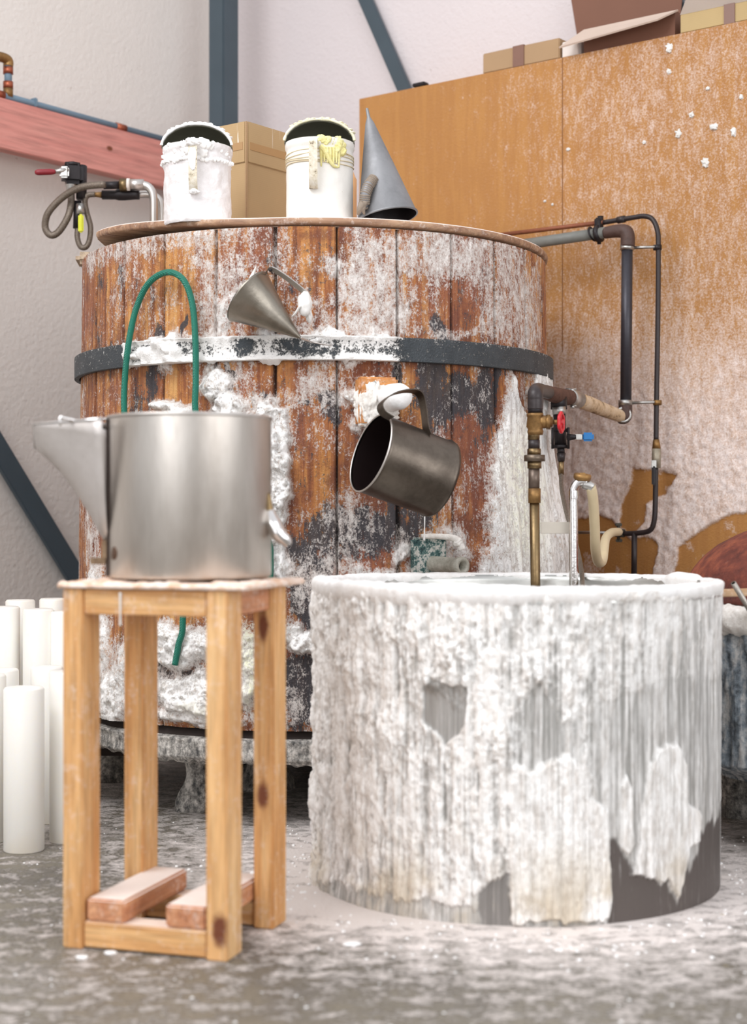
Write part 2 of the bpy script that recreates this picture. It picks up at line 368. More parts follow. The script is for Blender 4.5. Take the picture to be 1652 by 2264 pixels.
# ------------------------------------------------------------------ orange board partition
PT = 2.182
s0, s1 = -.456, 1.75; nu, nv = 520, 470
S, Zg = np.meshgrid(np.linspace(s0, s1, nu), np.linspace(0, PT, nv))
def buv(pts): return [(board_s(x), P(x, y, board(board_s(x), 0, 0)[1])[2]) for x, y in pts]
den = .10+.33*ss(-.25, .55, S)+.62*ss(1.5, .85, Zg)*ss(-.35, .35, S)+.15*(fbm(S*4, Zg*4, 2)-.5)
j1 = (fbm(S*14, Zg*14, 1)-.5)*.10
bare = np.zeros_like(S)
for poly in ([(1395, 1038), (1450, 1035), (1502, 1048), (1478, 1090), (1440, 1105), (1432, 1150), (1400, 1185), (1372, 1165), (1376, 1120), (1392, 1080)],
             [(1250, 1155), (1330, 1135), (1372, 1170), (1400, 1190), (1440, 1180), (1450, 1230), (1430, 1330), (1230, 1330)],
             [(1500, 1210), (1560, 1165), (1620, 1135), (1700, 1120), (1740, 1180), (1740, 1300), (1490, 1320)],
             [(1180, 1000), (1222, 960), (1232, 1160), (1190, 1330), (1100, 1330), (1100, 1000)]):
    bare = np.maximum(bare, ss(-.004, .008, polydist(S+j1*.6, Zg+j1*.5, buv(poly))))
bare = bare*(1-.5*ss(.55, .7, fbm(S*30, Zg*30, 4)))
den = np.clip(den*(1-bare)+.05*bare, 0, 1)
thick = ss(.5, 1.0, den)*(.2+.9*fbm(S*75, Zg*60, 3, 3))
pm = Mat('waxed_orange_board', .55); at_ = pm.attr('wax'); big = pm.noise(2, 4)
base = pm.mix(big, lin(176, 120, 58), lin(192, 138, 74)); base = pm.mix(pm.ramp(pm.noise(1, 4, .6, pm.co((40, 40, 4))), [(.45, .3), (.6, 0)]), base, lin(160, 104, 52))
sp1 = pm.noise(170, 5, .75); sp2 = pm.noise(1, 4, .65, pm.co((70, 70, 22))); sp3 = pm.noise(14, 4, .6)
f = pm.math('ADD', pm.math('MULTIPLY', at_, .72), pm.math('MULTIPLY', pm.math('SUBTRACT', sp1, .5), 1.25)); f = pm.math('ADD', f, pm.math('MULTIPLY', pm.math('SUBTRACT', sp2, .5), .6)); f = pm.math('ADD', f, pm.math('MULTIPLY', pm.math('SUBTRACT', sp3, .5), .35))
f = pm.ramp(f, [(.24, 0), (.55, .5), (.85, 1)])
pm.col(pm.mix(f, base, lin(246, 231, 224))).rough(pm.lerp(f, .45, .7)).bump(sp1, .0025)
T = thick*.010
V = np.stack([BC[0]+D1[0]*(POFF-T)+E1[0]*S, BC[1]+D1[1]*(POFF-T)+E1[1]*S, Zg], -1)
wr = grid('wall_right', V, nu, nv, pm.m, attrs={'wax': den}, kind='structure')
deckm = plain('board_edge', (196, 146, 88), .6, 0, .1, 12)
def bbox(s_a, s_b, o_a, o_b, z_a, z_b, mb=None, bev=.002):
    c = board((s_a+s_b)/2, (o_a+o_b)/2, (z_a+z_b)/2); mb = mb or MB()
    return mb.box(c, (abs(s_b-s_a), abs(o_b-o_a), z_b-z_a), math.atan2(E1[1], E1[0]), bev)
bbox(s0-.002, s1, .001, BOFF-POFF-.002, .0, PT, bev=0).build('wall_core', deckm, wr)
for (x, y, s_) in ((1483, 105, 12), (1562, 360, 13), (1531, 254, 7), (1582, 280, 12), (1624, 293, 9), (1502, 295, 10), (1566, 196, 6), (1480, 158, 6), (1425, 315, 6), (1640, 215, 6), (1257, 330, 5), (1205, 445, 4), (1222, 452, 3)):
    q_ = bpt(x, y, -.001); k_ = s_*q_[1]/F; MB().blob(q_, (k_*.8, .004, k_*random.uniform(.6, 1.2)), .95, sub=4, seed=x, fq=2.4).build('wax_fleck', waxsoft, wr)
sm_ = board_s(1244); bbox(sm_-.0015, sm_+.0015, -.0006, .002, .9, PT, bev=0).build('panel_seam', plain('dark_strip', (128, 84, 46), .7), wr)

# ------------------------------------------------------------------ steelwork
A0 = math.atan2(D1[1], D1[0])
cn = P(494, 0, 5.72); cq = Vector((cn.x, cn.y, 0))
def hcol(p, a, b, z0, z1):
    c = Vector((p.x, p.y, 0))+Vector((NL[0], NL[1], 0))*a/2+Vector((D1[0], D1[1], 0))*b/2; c.z = (z0+z1)/2
    return MB().box(c, (b, a, z1-z0), A0, .004)
tag(hcol(cq, .075, .085, 0, 3.9).build('steel_column', bluesteel, at=(cq.x, cq.y, 0)), 'blue-grey steel column rising in the room corner behind the cardboard box', 'column')
def flat(pa, pb, wdt, th, nrm):
    pa, pb = Vector(pa), Vector(pb); t = (pb-pa).normalized(); n = Vector(nrm).normalized(); s_ = t.cross(n).normalized(); n = s_.cross(t)
    R = Matrix((t, s_, n)).transposed(); return MB().box((pa+pb)/2, ((pb-pa).length, wdt, th), 0, .002, R)
def wallpt(px, py, off): # point near back wall
    k = (px-CX)/F; q = BC+D1*(BOFF-off); s = (k*q[1]-q[0])/(E1[0]-k*E1[1]); return P(px, py, (q+E1*s)[1])
def lwall(px, py, off): # point near left wall
    k = (px-CX)/F; q = BC+NL*(LOFF-off); s = (k*q[1]-q[0])/(D1[0]-k*D1[1]); return P(px, py, (q+D1*s)[1])
def nrm3(v): return Vector((v[0], v[1], 0))
tag(flat(wallpt(770, -90, .03), wallpt(935, 290, .03), .052, .02, nrm3(D1)).build('diagonal_brace', bluesteel), 'thin blue-grey diagonal brace above the left end of the orange board', 'brace')
tag(flat(wallpt(1455, -90, .03), wallpt(1560, 170, .03), .05, .02, nrm3(D1)).build('diagonal_brace', bluesteel), 'blue-grey brace end showing between the two open cartons at top right', 'brace')
tag(flat(lwall(-60, 900, .04), lwall(225, 1370, .04), .075, .02, nrm3(E1)).build('diagonal_brace', bluesteel), 'wide blue-grey diagonal brace low on the left wall beside the barrel', 'brace')
# black clip lying on the board's top edge
tag(MB().box(P(930, 188, board(board_s(930), .02, 0)[1]), (.05, .03, .012), math.atan2(E1[1], E1[0]), .003).build('black_clip', blackiron), 'small black clip lying on the top edge of the orange board', 'clip')

# ------------------------------------------------------------------ barrel
bar = thing('wooden_barrel', 'huge upright wooden stave barrel caked in white wax with one dark iron hoop', 'barrel', (BC[0], BC[1], 0))
ZB0, ZB1 = .235, 1.455
thf = np.linspace(-1.85, 1.85, 760); thb = np.linspace(1.85, 2*PI-1.85, 122)[1:-1]; th = np.concatenate([thf, thb]); zz = np.linspace(ZB0, ZB1, 430)
TH, ZZ = np.meshgrid(th, zz); U = TH*BR; n = len(th)
Uc = np.where(TH > PI, U-2*PI*BR, U)
def uv(pts): 
    r = []
    for x, y in pts:
        a, z = chit(x, y, BC, BR); r.append((a*BR, z))
    return r
nz = lambda s, q=0, o=4, sy=1.0: fbm(Uc*s+40, ZZ*s*sy+9, q, o)
jx = (nz(16, 1)-.5)*.12; jy = (nz(16, 2)-.5)*.12; jf = (nz(60, 3, 3)-.5)*.03
def reg(pts, soft=.02, k=1.0): return ss(-soft, soft, polydist(Uc+(jx+jf)*k, ZZ+(jy+jf)*k, uv(pts)))
def ell(px, py, rx, ry, pw_=1.0):
    a, z = chit(px, py, BC, BR); s_ = F/3.8; r = np.sqrt(((Uc+jx*.6-a*BR)*math.cos(a)*s_/rx)**2+((ZZ+jy*.6-z)*s_/ry)**2); return ss(1.25, .35, r)*pw_
wax = .33+.6*(nz(9, 5, 4, .5)-.5)
dark = .20+.5*(nz(7, 6, 4, .5)-.5)
hw = np.zeros_like(U)
for a in [  # thick wax: px, py, rx, ry, strength
    (512, 575, 30, 50, .6), (730, 578, 45, 42, .75), (490, 690, 38, 80, .8), (478, 740, 60, 30, .7), (312, 775, 46, 34, 1.3), (386, 770, 42, 40, 1.3), (345, 765, 60, 26, 1.2),
    (470, 752, 75, 22, .9), (600, 745, 60, 18, .9), (720, 745, 90, 20, 1.0), (820, 735, 60, 14, .9), (690, 735, 40, 24, .9), (485, 850, 52, 46, 1.15), (500, 900, 55, 45, 1.1), (375, 895, 75, 34, 1.15), (352, 812, 26, 26, .8),
    (615, 960, 34, 80, 1.25), (612, 1060, 36, 100, 1.35), (620, 1180, 34, 90, 1.25), (590, 900, 60, 40, .8), (560, 1000, 60, 150, 1.1), (800, 870, 70, 50, .9), (800, 935, 50, 50, .8), (700, 850, 60, 45, .65),
    (760, 800, 90, 14, .75), (700, 970, 60, 50, .5), (1000, 738, 70, 22, .6), (900, 722, 50, 22, .5), (1060, 735, 70, 20, .6), (830, 1260, 80, 30, .8), (880, 1210, 30, 60, .8), (690, 1410, 60, 36, 1.1), (640, 1390, 60, 30, .9), (660, 1330, 30, 40, .5),
    (400, 1430, 140, 70, 1.1), (440, 1540, 150, 70, 1.1), (300, 1500, 120, 130, .9), (560, 1480, 60, 140, 1.0), (430, 1590, 170, 30, .9), (1005, 1210, 80, 60, .8), (930, 1200, 60, 25, .5), (205, 1180, 50, 120, .62), (215, 1400, 60, 260, .95), (250, 1550, 70, 120, .95), (560, 620, 20, 60, .5), (590, 660, 60, 40, .5)]:
    hw = np.maximum(hw, ell(*a))
hw = np.maximum(hw, 1.2*reg([(560, 880), (640, 900), (642, 1290), (600, 1300), (560, 1200)], .02, .35))
grain = .62*ell(815, 640, 85, 130)+.45*ell(940, 560, 160, 50)+.35*ell(760, 700, 160, 60)+.5*ell(1120, 650, 95, 130)+.4*reg([(190, 510), (190, 610), (300, 560), (430, 540), (560, 520), (560, 500)], .03, .4)+.35*ell(700, 860, 80, 70)+.5*ell(1050, 570, 170, 60)+.28*ell(560, 640, 190, 110)+.35*ell(700, 1260, 70, 80)+.3*ell(740, 1120, 120, 60)+.45*ell(1170, 720, 50, 120)
big = reg([(1118, 830), (1135, 800), (1200, 800), (1300, 830), (1300, 1400), (1000, 1400), (1030, 1290), (1062, 1180), (1078, 1060), (1092, 960), (1105, 900)], .035, .45)
hole = reg([(1128, 800), (1175, 800), (1176, 930), (1160, 915), (1140, 880)], .008, .2)
big = big*(1-hole)
clean = ell(700, 1070, 75, 95)+.8*ell(600, 840, 60, 40)+.7*ell(390, 720, 50, 45)+.6*ell(1010, 680, 70, 40)+.5*ell(1000, 1010, 60, 90)+.6*reg([(560, 800), (560, 850), (690, 860), (690, 800)], .02, .5)
clean = np.clip(clean, 0, 1)
wax = np.clip(wax+grain*.72, 0, .66)*(1-.5*clean); wax = np.maximum(wax, np.maximum(hw*(1-.55*ell(700, 1070, 80, 95)), big))
for a in [(972, 720, 20, 45, .9), (968, 850, 50, 150, 1.05), (1000, 885, 110, 62, 1.0), (1072, 880, 22, 120, .9), (735, 890, 34, 60, .85), (680, 885, 20, 25, .7), (350, 745, 16, 55, .9), (325, 850, 22, 80, .85), (500, 870, 45, 40, .8), (560, 880, 40, 50, .6), (340, 640, 8, 60, .4),
          (680, 1290, 60, 130, 1.1), (670, 1520, 70, 130, 1.1), (760, 1200, 110, 60, .9), (880, 1150, 110, 50, .75), (930, 1100, 60, 80, .5), (640, 1450, 60, 60, .8), (240, 800, 10, 60, .5), (940, 1030, 30, 60, .4), (415, 730, 8, 40, .9), (520, 830, 9, 60, 1.0), (878, 840, 10, 60, 1.0), (450, 1500, 260, 160, .75), (300, 910, 26, 90, .6), (215, 700, 30, 200, .42), (260, 620, 14, 60, .5), (1100, 640, 80, 130, .38), (810, 1170, 160, 70, .95), (1090, 870, 14, 120, .9), (935, 560, 18, 40, .4)]:
    dark = np.maximum(dark, ell(*a))
dark = np.clip(dark, 0, 1)
# stave joints
k = (TH-.119)/(2*PI/27); fr = np.abs(k-np.round(k))*(2*PI/27)*BR; st = np.floor(k)
gw = .0018+.0035*_h(np.round(k).astype(np.int64), 3, 5)*ss(.3, .6, fbm(np.round(k)*3.7, ZZ*3, 2))
groove = ss(gw+.0025, gw*.4, fr)
rough_ = (fbm(Uc*120, ZZ*9, 2, 4)-.5)
solid = np.clip(wax, 0, 1)
lump = fbm(Uc*38, ZZ*34, 7, 5); lump2 = fbm(Uc*110, ZZ*100, 8, 3)
tw = ss(.55, 1.05, wax)*(.35+1.3*(lump-.2)+.5*(lump2-.5))*.016
tw = tw+ss(.2, .8, hw-.45)*.016*(.4+lump)+ss(.8, 1.3, hw)*.012*ss(.4, .6, lump)
# the big flow down the right-hand side
side = ss(.95, 1.35, TH)*ss(1.0, .62, ZZ)*(TH < PI); ribs = fbm(TH*38, ZZ*4, 3, 4)
tb = ss(.3, 1, big)*(.008+.016*ribs+.028*ss(.95, .5, ZZ)*ss(.5, .9, TH)+.034*side)
tw = np.maximum(tw, tb)
RR = BR-.007+(ZB1-ZZ)*.012+rough_*.0035*(1-.6*big)-groove*.016*(1-.9*ss(.6, 1, np.maximum(hw, big)))+tw
edge = ss(ZB0+.025, ZB0, ZZ); RR = RR-edge*.012*fbm(Uc*60, 0*U, 3)
V = np.stack([BC[0]+RR*np.sin(TH), BC[1]-RR*np.cos(TH), ZZ+0*TH], -1)
tone = _h(st.astype(np.int64), 11, 4)
yel = ell(560, 1470, 28, 110, .8)+ell(470, 1560, 60, 30, .3)+.45*ell(1150, 1100, 60, 200)
def barrelmat():
    m = Mat('waxed_barrel_wood', .6); a = m.attr('wax'); d = m.attr('dark'); t = m.attr('tone'); g_ = m.attr('groove'); y_ = m.attr('yellow')
    v = m.co((60, 60, 3.2)); v2 = m.co((150, 150, 9)); gr = m.noise(1, 5, .6, v, .3); gf = m.noise(1, 4, .6, v2)
    c = m.ramp(m.math('ADD', gr, m.math('MULTIPLY', m.math('SUBTRACT', t, .5), .16)), [(.30, lin(118, 68, 42)), (.44, lin(168, 102, 56)), (.56, lin(204, 138, 74)), (.70, lin(228, 174, 108))])
    c = m.mix(m.ramp(m.noise(5, 4), [(.45, 0), (.62, .6)]), c, lin(152, 88, 68))
    c = m.mix(m.ramp(gf, [(.30, .5), (.42, 0)]), c, lin(84, 48, 34))
    c = m.mix(m.ramp(m.noise(17, 5, .7), [(.40, .6), (.52, 0)]), c, lin(112, 62, 48))
    n1 = m.noise(26, 6, .7, m.co((1, 1, .6))); n3 = m.noise(210, 4, .75, m.co((1, 1, .85)))
    S_ = lambda x, k: m.math('MULTIPLY', m.math('SUBTRACT', x, .5), k)
    df = m.math('ADD', m.math('ADD', d, S_(n1, 1.9)), m.math('ADD', S_(n3, 1.2), S_(gf, 1.0))); df = m.ramp(df, [(.42, 0), (.66, .92)])
    c = m.mix(df, c, m.mix(gf, lin(20, 22, 27), lin(70, 78, 86)))
    c = m.mix(m.math('MULTIPLY', g_, .9), c, lin(22, 12, 10))
    n2 = m.noise(60, 6, .8, m.co((1, 1, .7))); n4 = m.noise(11, 4, .6, m.co((1, 1, .5))); n5 = m.noise(1, 5, .65, m.co((75, 75, 15)))
    f = m.math('ADD', m.math('ADD', a, S_(n2, 1.4)), m.math('ADD', S_(n3, 1.5), S_(n4, .9))); f = m.math('ADD', f, S_(n5, .8))
    f0 = m.math('MINIMUM', f, 1.0); f = m.ramp(f, [(.40, 0), (.52, .5), (.80, 1)])
    hv = m.step(a, .62, .95)
    wc = m.mix(hv, m.mix(m.ramp(n2, [(.38, 0), (.58, 1)]), lin(196, 178, 168), lin(234, 226, 220)), m.mix(m.ramp(n2, [(.36, 0), (.5, 1)]), lin(222, 214, 204), lin(249, 247, 244)))
    wc = m.mix(m.math('MULTIPLY', m.math('MULTIPLY', y_, .75), m.ramp(n2, [(.4, 0), (.6, 1)])), wc, lin(212, 210, 130))
    m.col(m.mix(f, c, wc)).rough(m.lerp(f, .55, .6))
    m.bump(m.math('ADD', m.math('MULTIPLY', f0, .8), m.math('ADD', m.math('MULTIPLY', gf, .25), m.math('MULTIPLY', n3, .25))), .0035); return m.m
bmat = barrelmat()
at_ = {'wax': np.clip(wax, 0, 1), 'dark': dark, 'tone': tone, 'groove': groove*(1-ss(.6, 1, np.maximum(hw, big))), 'yellow': np.clip(yel, 0, 1)}
body = grid('staves', V, n, len(zz), bmat, bar, attrs=at_, closed=True)
# top rim of the staves and inner face
rimp = []
for (r, z) in ((BR-.008, ZB1-.001), (BR-.012, ZB1+.001), (BR-.045, ZB1+.001), (BR-.05, ZB1-.02), (BR-.05, ZB0+.02), (.001, ZB0+.02)): rimp.append((z, r))
MB().rev((BC[0], BC[1], 0), (0, 0, 1), rimp, 120, False).build('rim', plain('grey_rim_wood', (142, 118, 100), .7, 0, .3, 40, .002), bar)
# hoop
def zline(px, py): return chit(px, py, BC, BR+.01)[1]
HZ0, HZ1 = zline(700, 796), zline(700, 742)
hth = np.concatenate([np.linspace(-1.75, 1.75, 620), np.linspace(1.75, 2*PI-1.75, 90)[1:-1]]); prof = [0, .004, .02, .04, .06, .08, .2, .35, .5, .65, .8, .92, .94, .96, .98, 1, 1.0]
HT, HP = np.meshgrid(hth, np.array(prof)); ho = np.full_like(HT, .0135); ho[0] = 0; ho[-1] = 0; ho[1] = .0125; ho[-2] = .012
hz = HZ0+(HZ1-HZ0)*HP; hu = np.where(HT > PI, HT-2*PI, HT)*BR
pxh = lambda px: chit(px, 770, BC, BR)[0]
hwx = ss(pxh(275), pxh(300), HT)*ss(pxh(890), pxh(862), HT)
topw = ss(.75, 1.0, HP)
hwax = np.clip(hwx*(.22+1.3*(fbm(hu*14, hz*10, 3)-.42)+.50*ss(.35, 0, HP)+.45*topw), 0, 1)
hwax = np.maximum(hwax, .95*ss(pxh(283), pxh(300), HT)*ss(pxh(440), pxh(400), HT)*ss(.40, .55, fbm(hu*14, hz*14, 5)+.1))
hwax = np.where(HT > PI, .25, hwax+.17+.14*topw)
lum = fbm(hu*50, hz*50, 9)
hr = BR+.002+ho+ (ho > .001)*ss(.5, 1, hwax)*(.004+.022*np.clip(lum-.3, 0, 1))+(ho > .001)*.02*ss(pxh(283), pxh(300), HT)*ss(pxh(430), pxh(400), HT)*lum
Vh = np.stack([BC[0]+hr*np.sin(HT), BC[1]-hr*np.cos(HT), hz-.012*ss(.55, .75, fbm(hu*30, 0*hu, 2))*(HP == 0)*hwx], -1)
hm = Mat('iron_hoop', .5, .3); a = hm.attr('wax'); n2 = hm.noise(60, 6, .75); n3 = hm.noise(200, 4, .7)
f = hm.math('ADD', a, hm.math('MULTIPLY', hm.math('SUBTRACT', n2, .5), 1.6)); f = hm.math('ADD', f, hm.math('MULTIPLY', hm.math('SUBTRACT', n3, .5), 1.2)); f = hm.ramp(f, [(.36, 0), (.56, 1)])
hm.col(hm.mix(f, hm.mix(hm.noise(20, 4), lin(46, 50, 54), lin(84, 90, 94)), lin(246, 243, 239))).metal(hm.math('MULTIPLY', hm.math('SUBTRACT', 1, f), .4)).bump(hm.math('ADD', f, n3), .004)
grid('hoop', Vh, len(hth), len(prof), hm.m, bar, attrs={'wax': hwax}, closed=True)
# base slab, crusted
bz = np.linspace(0, 1, 14); bt = np.concatenate([np.linspace(-1.7, 1.7, 300), np.linspace(1.7, 2*PI-1.7, 60)[1:-1]]); BT, BZ = np.meshgrid(bt, bz)
br = BR+.012+.012*fbm(BT*24, BZ*3, 3)-.02*((BZ == 0) | (BZ == 1)); bzz = .160+.055*BZ-.018*(BZ == 0)*fbm(BT*30, 0*BT, 4)
basem = Mat('crusted_concrete_base', .7); n2 = basem.noise(90, 6, .75); n3 = basem.noise(1, 4, .6, basem.co((60, 60, 25)))
basem.col(basem.ramp(basem.lerp(.5, n2, n3), [(.38, lin(70, 70, 70)), (.48, lin(148, 144, 138)), (.60, lin(222, 216, 208))])).bump(n2, .004)
grid('base_slab', np.stack([BC[0]+br*np.sin(BT), BC[1]-br*np.cos(BT), bzz], -1), len(bt), 14, basem.m, bar, closed=True)
tm = plain('dark_underside', (58, 48, 44), .8, 0, .3, 30)
MB().rev((BC[0], BC[1], 0), (0, 0, 1), [(.165, .0), (.165, BR-.01), (.212, BR-.01), (.240, BR-.03), (.240, .0)], 90, False).build('base_board', tm, bar)
def support(px, d, w_, nm='support_block'):
    p = P(px, HY, d); q = []
    for i in range(9):
        t = i/8; q.append((.17*t, w_*(1.25-.5*ss(0, .5, t)+.25*ss(.6, 1, t))))
    mb = MB().rev((p.x, p.y, 0), (0, 0, 1), q, 24)
    v = np.array(mb.v); r = fbm(v[:, 0]*40, v[:, 1]*40, v[:, 2]*40)-.5; v[:, 0] += r*.03; v[:, 1] += r*.02; mb.v = [tuple(a) for a in v]
    o = mb.build(nm, basem.m, bar); return o
support(438, 4.02, .045); support(585, 4.35, .07); support(900, 4.0, .06); support(250, 4.5, .07); support(700, 4.85, .07); support(1080, 4.45, .06)
flat((BC[0]-.6, BC[1]-.18, .135), (BC[0]+.6, BC[1]-.18, .135), .09, .05, (0, 0, 1)).build('bearer', tm, bar)
# rounded ledge poking out at the left of the rim
lp = P(200, 560, 4.42)
MB().box((-.765, 4.42, 1.475), (.145, .15, .034), .1, .012).build('ledge', wood('ledge_wood', (206, 184, 158), (150, 126, 100), 'y'), bar)
# lid
LZ = 1.462
lid_t = np.linspace(0, 2*PI, 181)[:-1]; lr = .640; lc = np.array([-.150, 4.425])
def lidz(x, y): return LZ+.042*np.clip((-(x-lc[0])-.12)/.5, 0, 1)**1.5
prf = [(0, 0), (lr-.003, 0), (lr, .004), (lr, .014), (lr-.004, .019), (0, .019)]; rad = [0, .2, .4, .55, lr-.003]
rows = [(r, 0) for r in rad]+[(lr, .004), (lr+.001, .010), (lr, .015), (lr-.004, .019)]+[(r, .019) for r in (.55, .4, .2, 0)]
Rr = np.array([r for r, _ in rows]); Zr = np.array([z for _, z in rows]); LT, RI = np.meshgrid(lid_t, np.arange(len(rows)))
rr_ = Rr[RI]*(1+.004*(fbm(np.cos(LT)*6+9, np.sin(LT)*6+9, 2)-.5)); lx = lc[0]+rr_*np.cos(LT); ly = lc[1]+rr_*np.sin(LT); lx = np.maximum(lx, -.742+.02*(ly-4.3))
lidm = wood('lid_board', (190, 154, 122), (136, 98, 76), 'x', 0, (), .5, dustup=.8)
lo = grid('barrel_lid', np.stack([lx, ly, lidz(lx, ly)+Zr[RI]], -1), len(lid_t), len(rows), lidm, at=(lc[0], lc[1], LZ), closed=True, flip=True)
tag(lo, 'round brown plywood lid on top of the barrel, lifted at its left edge', 'lid')
LT_ = LZ+.019
# hook block and peg on the barrel
def frame_at(px, py):
    a, z = chit(px, py, BC, BR); nrm = Vector((math.sin(a), -math.cos(a), 0)); tan = Vector((math.cos(a), math.sin(a), 0)); p = Vector((BC[0]+BR*math.sin(a), BC[1]-BR*math.cos(a), z)); return p, nrm, tan, a
p, nr, tn, a = frame_at(828, 890)
mb = MB(); mb.box(p+nr*.02, (.098, .045, .118), a, .006)
v = np.array(mb.v); 
blockm = wood('block_wood', (216, 150, 84), (176, 112, 58), 'x', 0, (), .7)
hb = mb.build('hook_block', blockm, bar)
mb = MB(); mb.blob(p+nr*.034+tn*-.020+Vector((0, 0, -.004)), (.036, .018, .058), .45, sub=5, seed=3, fq=3.4).blob(p+nr*.038+tn*.0+Vector((0, 0, -.03)), (.044, .014, .028), .5, sub=5, seed=5, fq=3)
mb.build('wax_lump', crust, hb)
pg = p+nr*.04+tn*.022+Vector((0, 0, .008))
MB().rev(pg, (nr+Vector((.25, 0, 0))), [(0, .03), (.02, .033), (.06, .032), (.075, .027), (.08, .014)], 28).build('peg', waxw, hb)
MB().rev(p+nr*.043+tn*-.012+Vector((0, 0, .042)), nr, [(0, .006), (.002, .006), (.003, .003)], 12).build('screw', zinc, hb)
# outlet tap
p, nr, tn, a = frame_at(950, 1235)
teal = Mat('verdigris_plate', .6); q = teal.noise(60, 6, .75); teal.col(teal.ramp(q, [(.38, lin(24, 50, 54)), (.48, lin(74, 112, 108)), (.56, lin(210, 208, 200))])).bump(q, .004)
pl = MB().box(p+nr*.012+tn*-.01, (.09, .03, .105), a, .006).build('outlet_plate', teal.m, bar)
o0 = p+nr*.02+tn*-.005+Vector((0, 0, -.012))
mb = MB(); ax = (nr+tn*.17+Vector((0, 0, -.03))).normalized()
prof = [(0, .021)]+[(i*.006, .0185+.0012*(i % 2)) for i in range(1, 16)]+[(.098, .021), (.106, .0225), (.116, .022), (.117, .0125), (.09, .0115)]
mb.rev(o0, ax, prof, 28, False).build('outlet_pipe', waxy('pipe_wax', (206, 202, 190), (150, 146, 132), 60, .004), bar)
mb = MB(); mb.tube([p+nr*.03+tn*-.04+Vector((0, 0, .055)), p+nr*.045+tn*.0+Vector((0, 0, .055)), p+nr*.05+tn*.045+Vector((0, 0, .048)), p+nr*.055+tn*.06+Vector((0, 0, .022))], [.006, .007, .009, .010]); mb.blob(p+nr*.05+tn*.05+Vector((0, 0, .04)), .013, .4, seed=9)
mb.build('outlet_lever', crust, bar)
for (px, py, L) in ((932, 1150, 0),): 
    MB().tube([bwall(939, 1130, .05), bwall(939, 1165, .05), bwall(938, 1195, .045)], [.0022, .0012, .003], 8).build('wax_drip', waxw, bar)

# ------------------------------------------------------------------ green hose
tag(MB().tube([bwall(x, y, o) for x, y, o in [(387, 1470, .05), (395, 1425, .05), (404, 1385, .05), (395, 1300, .05), (330, 1150, .05), (285, 1000, .05), (275, 915, .05), (276, 840, .045), (285, 755, .045), (302, 680, .03), (330, 625, .03), (370, 602, .03), (405, 618, .03), (425, 670, .03), (432, 750, .045), (433, 840, .05), (433, 915, .055), (455, 1020, .055), (530, 1120, .05), (590, 1190, .05), (598, 1240, .05), (597, 1300, .05), (600, 1420, .05)]], .0078, 16, 7).build('garden_hose', green),
    'green rubber hose looped up against the left of the barrel', 'hose')
# ------------------------------------------------------------------ hanging mug
mug = thing('steel_mug', 'large dark steel mug hanging tilted from the waxed block on the barrel', 'mug', P(890, 1127, 3.6))
ax = Vector((.862, .40, -.312)).normalized(); mc = P(820, 1001, 3.55); R_ = .0925; L_ = .185
mb = MB(); mb.rev(mc, ax, [(.004, R_-.002), (.05, R_-.003), (L_-.01, R_-.003), (L_-.004, R_-.006), (L_-.004, 0)], 64, False); 
mb.build('inner_wall', plain('dark_inside', (40, 28, 28), .45, .6, .3, 12), mug)  # inner wall coloured darker than the mug's outside
MB().rev(mc, ax, [(0, R_-.001), (0, R_+.001), (.008, R_+.0005), (L_-.012, R_-.001), (L_-.008, R_+.002), (L_, R_), (L_+.001, R_-.006), (L_-.002, R_-.010), (L_-.002, 0)], 72, False).build('body', steel_dark, mug)
n_ = ax.orthogonal().normalized(); b_ = ax.cross(n_)
MB().tube([mc+(n_*math.cos(t)+b_*math.sin(t))*(R_+.0005) for t in np.linspace(0, 2*PI, 61)], .0022, 8, 0, False).build('rolled_rim', steel, mug)
hd = [P(866, 925, 3.50), P(846, 912, 3.50), P(842, 893, 3.50), P(868, 872, 3.52), P(905, 864, 3.55), P(928, 872, 3.57), P(937, 905, 3.58), P(942, 945, 3.57), P(948, 962, 3.56)]
MB().strap(hd, .024, .0025, (.5, -.75, .25)).build('handle', steel_dark, mug)
# ------------------------------------------------------------------ hanging conical funnel
fu = thing('pouring_cone', 'small steel cone scoop hanging point-down from a nail on the barrel', 'scoop', P(600, 760, 3.70))
ca = P(664, 747, 3.665); cm = P(549, 656, 3.705); ax = (cm-ca); L_ = ax.length
MB().rev(ca, ax, [(0, .003), (L_*.5, .0355), (L_, .071), (L_+.0005, .0725), (L_*.98, .069), (L_*.5, .0335), (.004, .001)], 64, False).build('cone_body', cone_steel, fu)
side_ = Vector((.45, -.75, .5))
MB().strap([P(588, 607, 3.68), P(598, 593, 3.66), P(640, 619, 3.66), P(678, 650, 3.67)], .014, .003, side_, 3).build('handle', steel, fu)
MB().blob(P(674, 672, 3.665), (.017, .016, .029), .15, seed=11).blob(P(684, 700, 3.68), (.008, .008, .014), .3, seed=4).tube([P(664, 676, 3.65), P(652, 694, 3.66), P(646, 700, 3.67)], [.0035, .0025, .002], 8).build('wax_lump', waxsoft, fu)
MB().tube([ca, P(690, 756, 3.70), P(733, 764, 3.71)], [.0028, .002, .0022], 8).build('wire_tail', steel, fu)
MB().tube([P(542, 648, 3.70), P(556, 615, 3.71), P(566, 590, 3.72)], [.0015, .006, .001], 8).blob(P(531, 652, 3.70), (.008, .007, .006), .3, seed=2).build('far_tab', crust, fu)
tag(MB().tube([bwall(602, 604, -.01), bwall(599, 599, .035), P(598, 597, 3.66)], .0022, 8).rev(P(598, 597, 3.66), (0, -1, .1), [(0, .0045), (.002, .0045)], 12).build('nail', blackiron), 'dark nail in the barrel holding up the small cone scoop', 'nail')

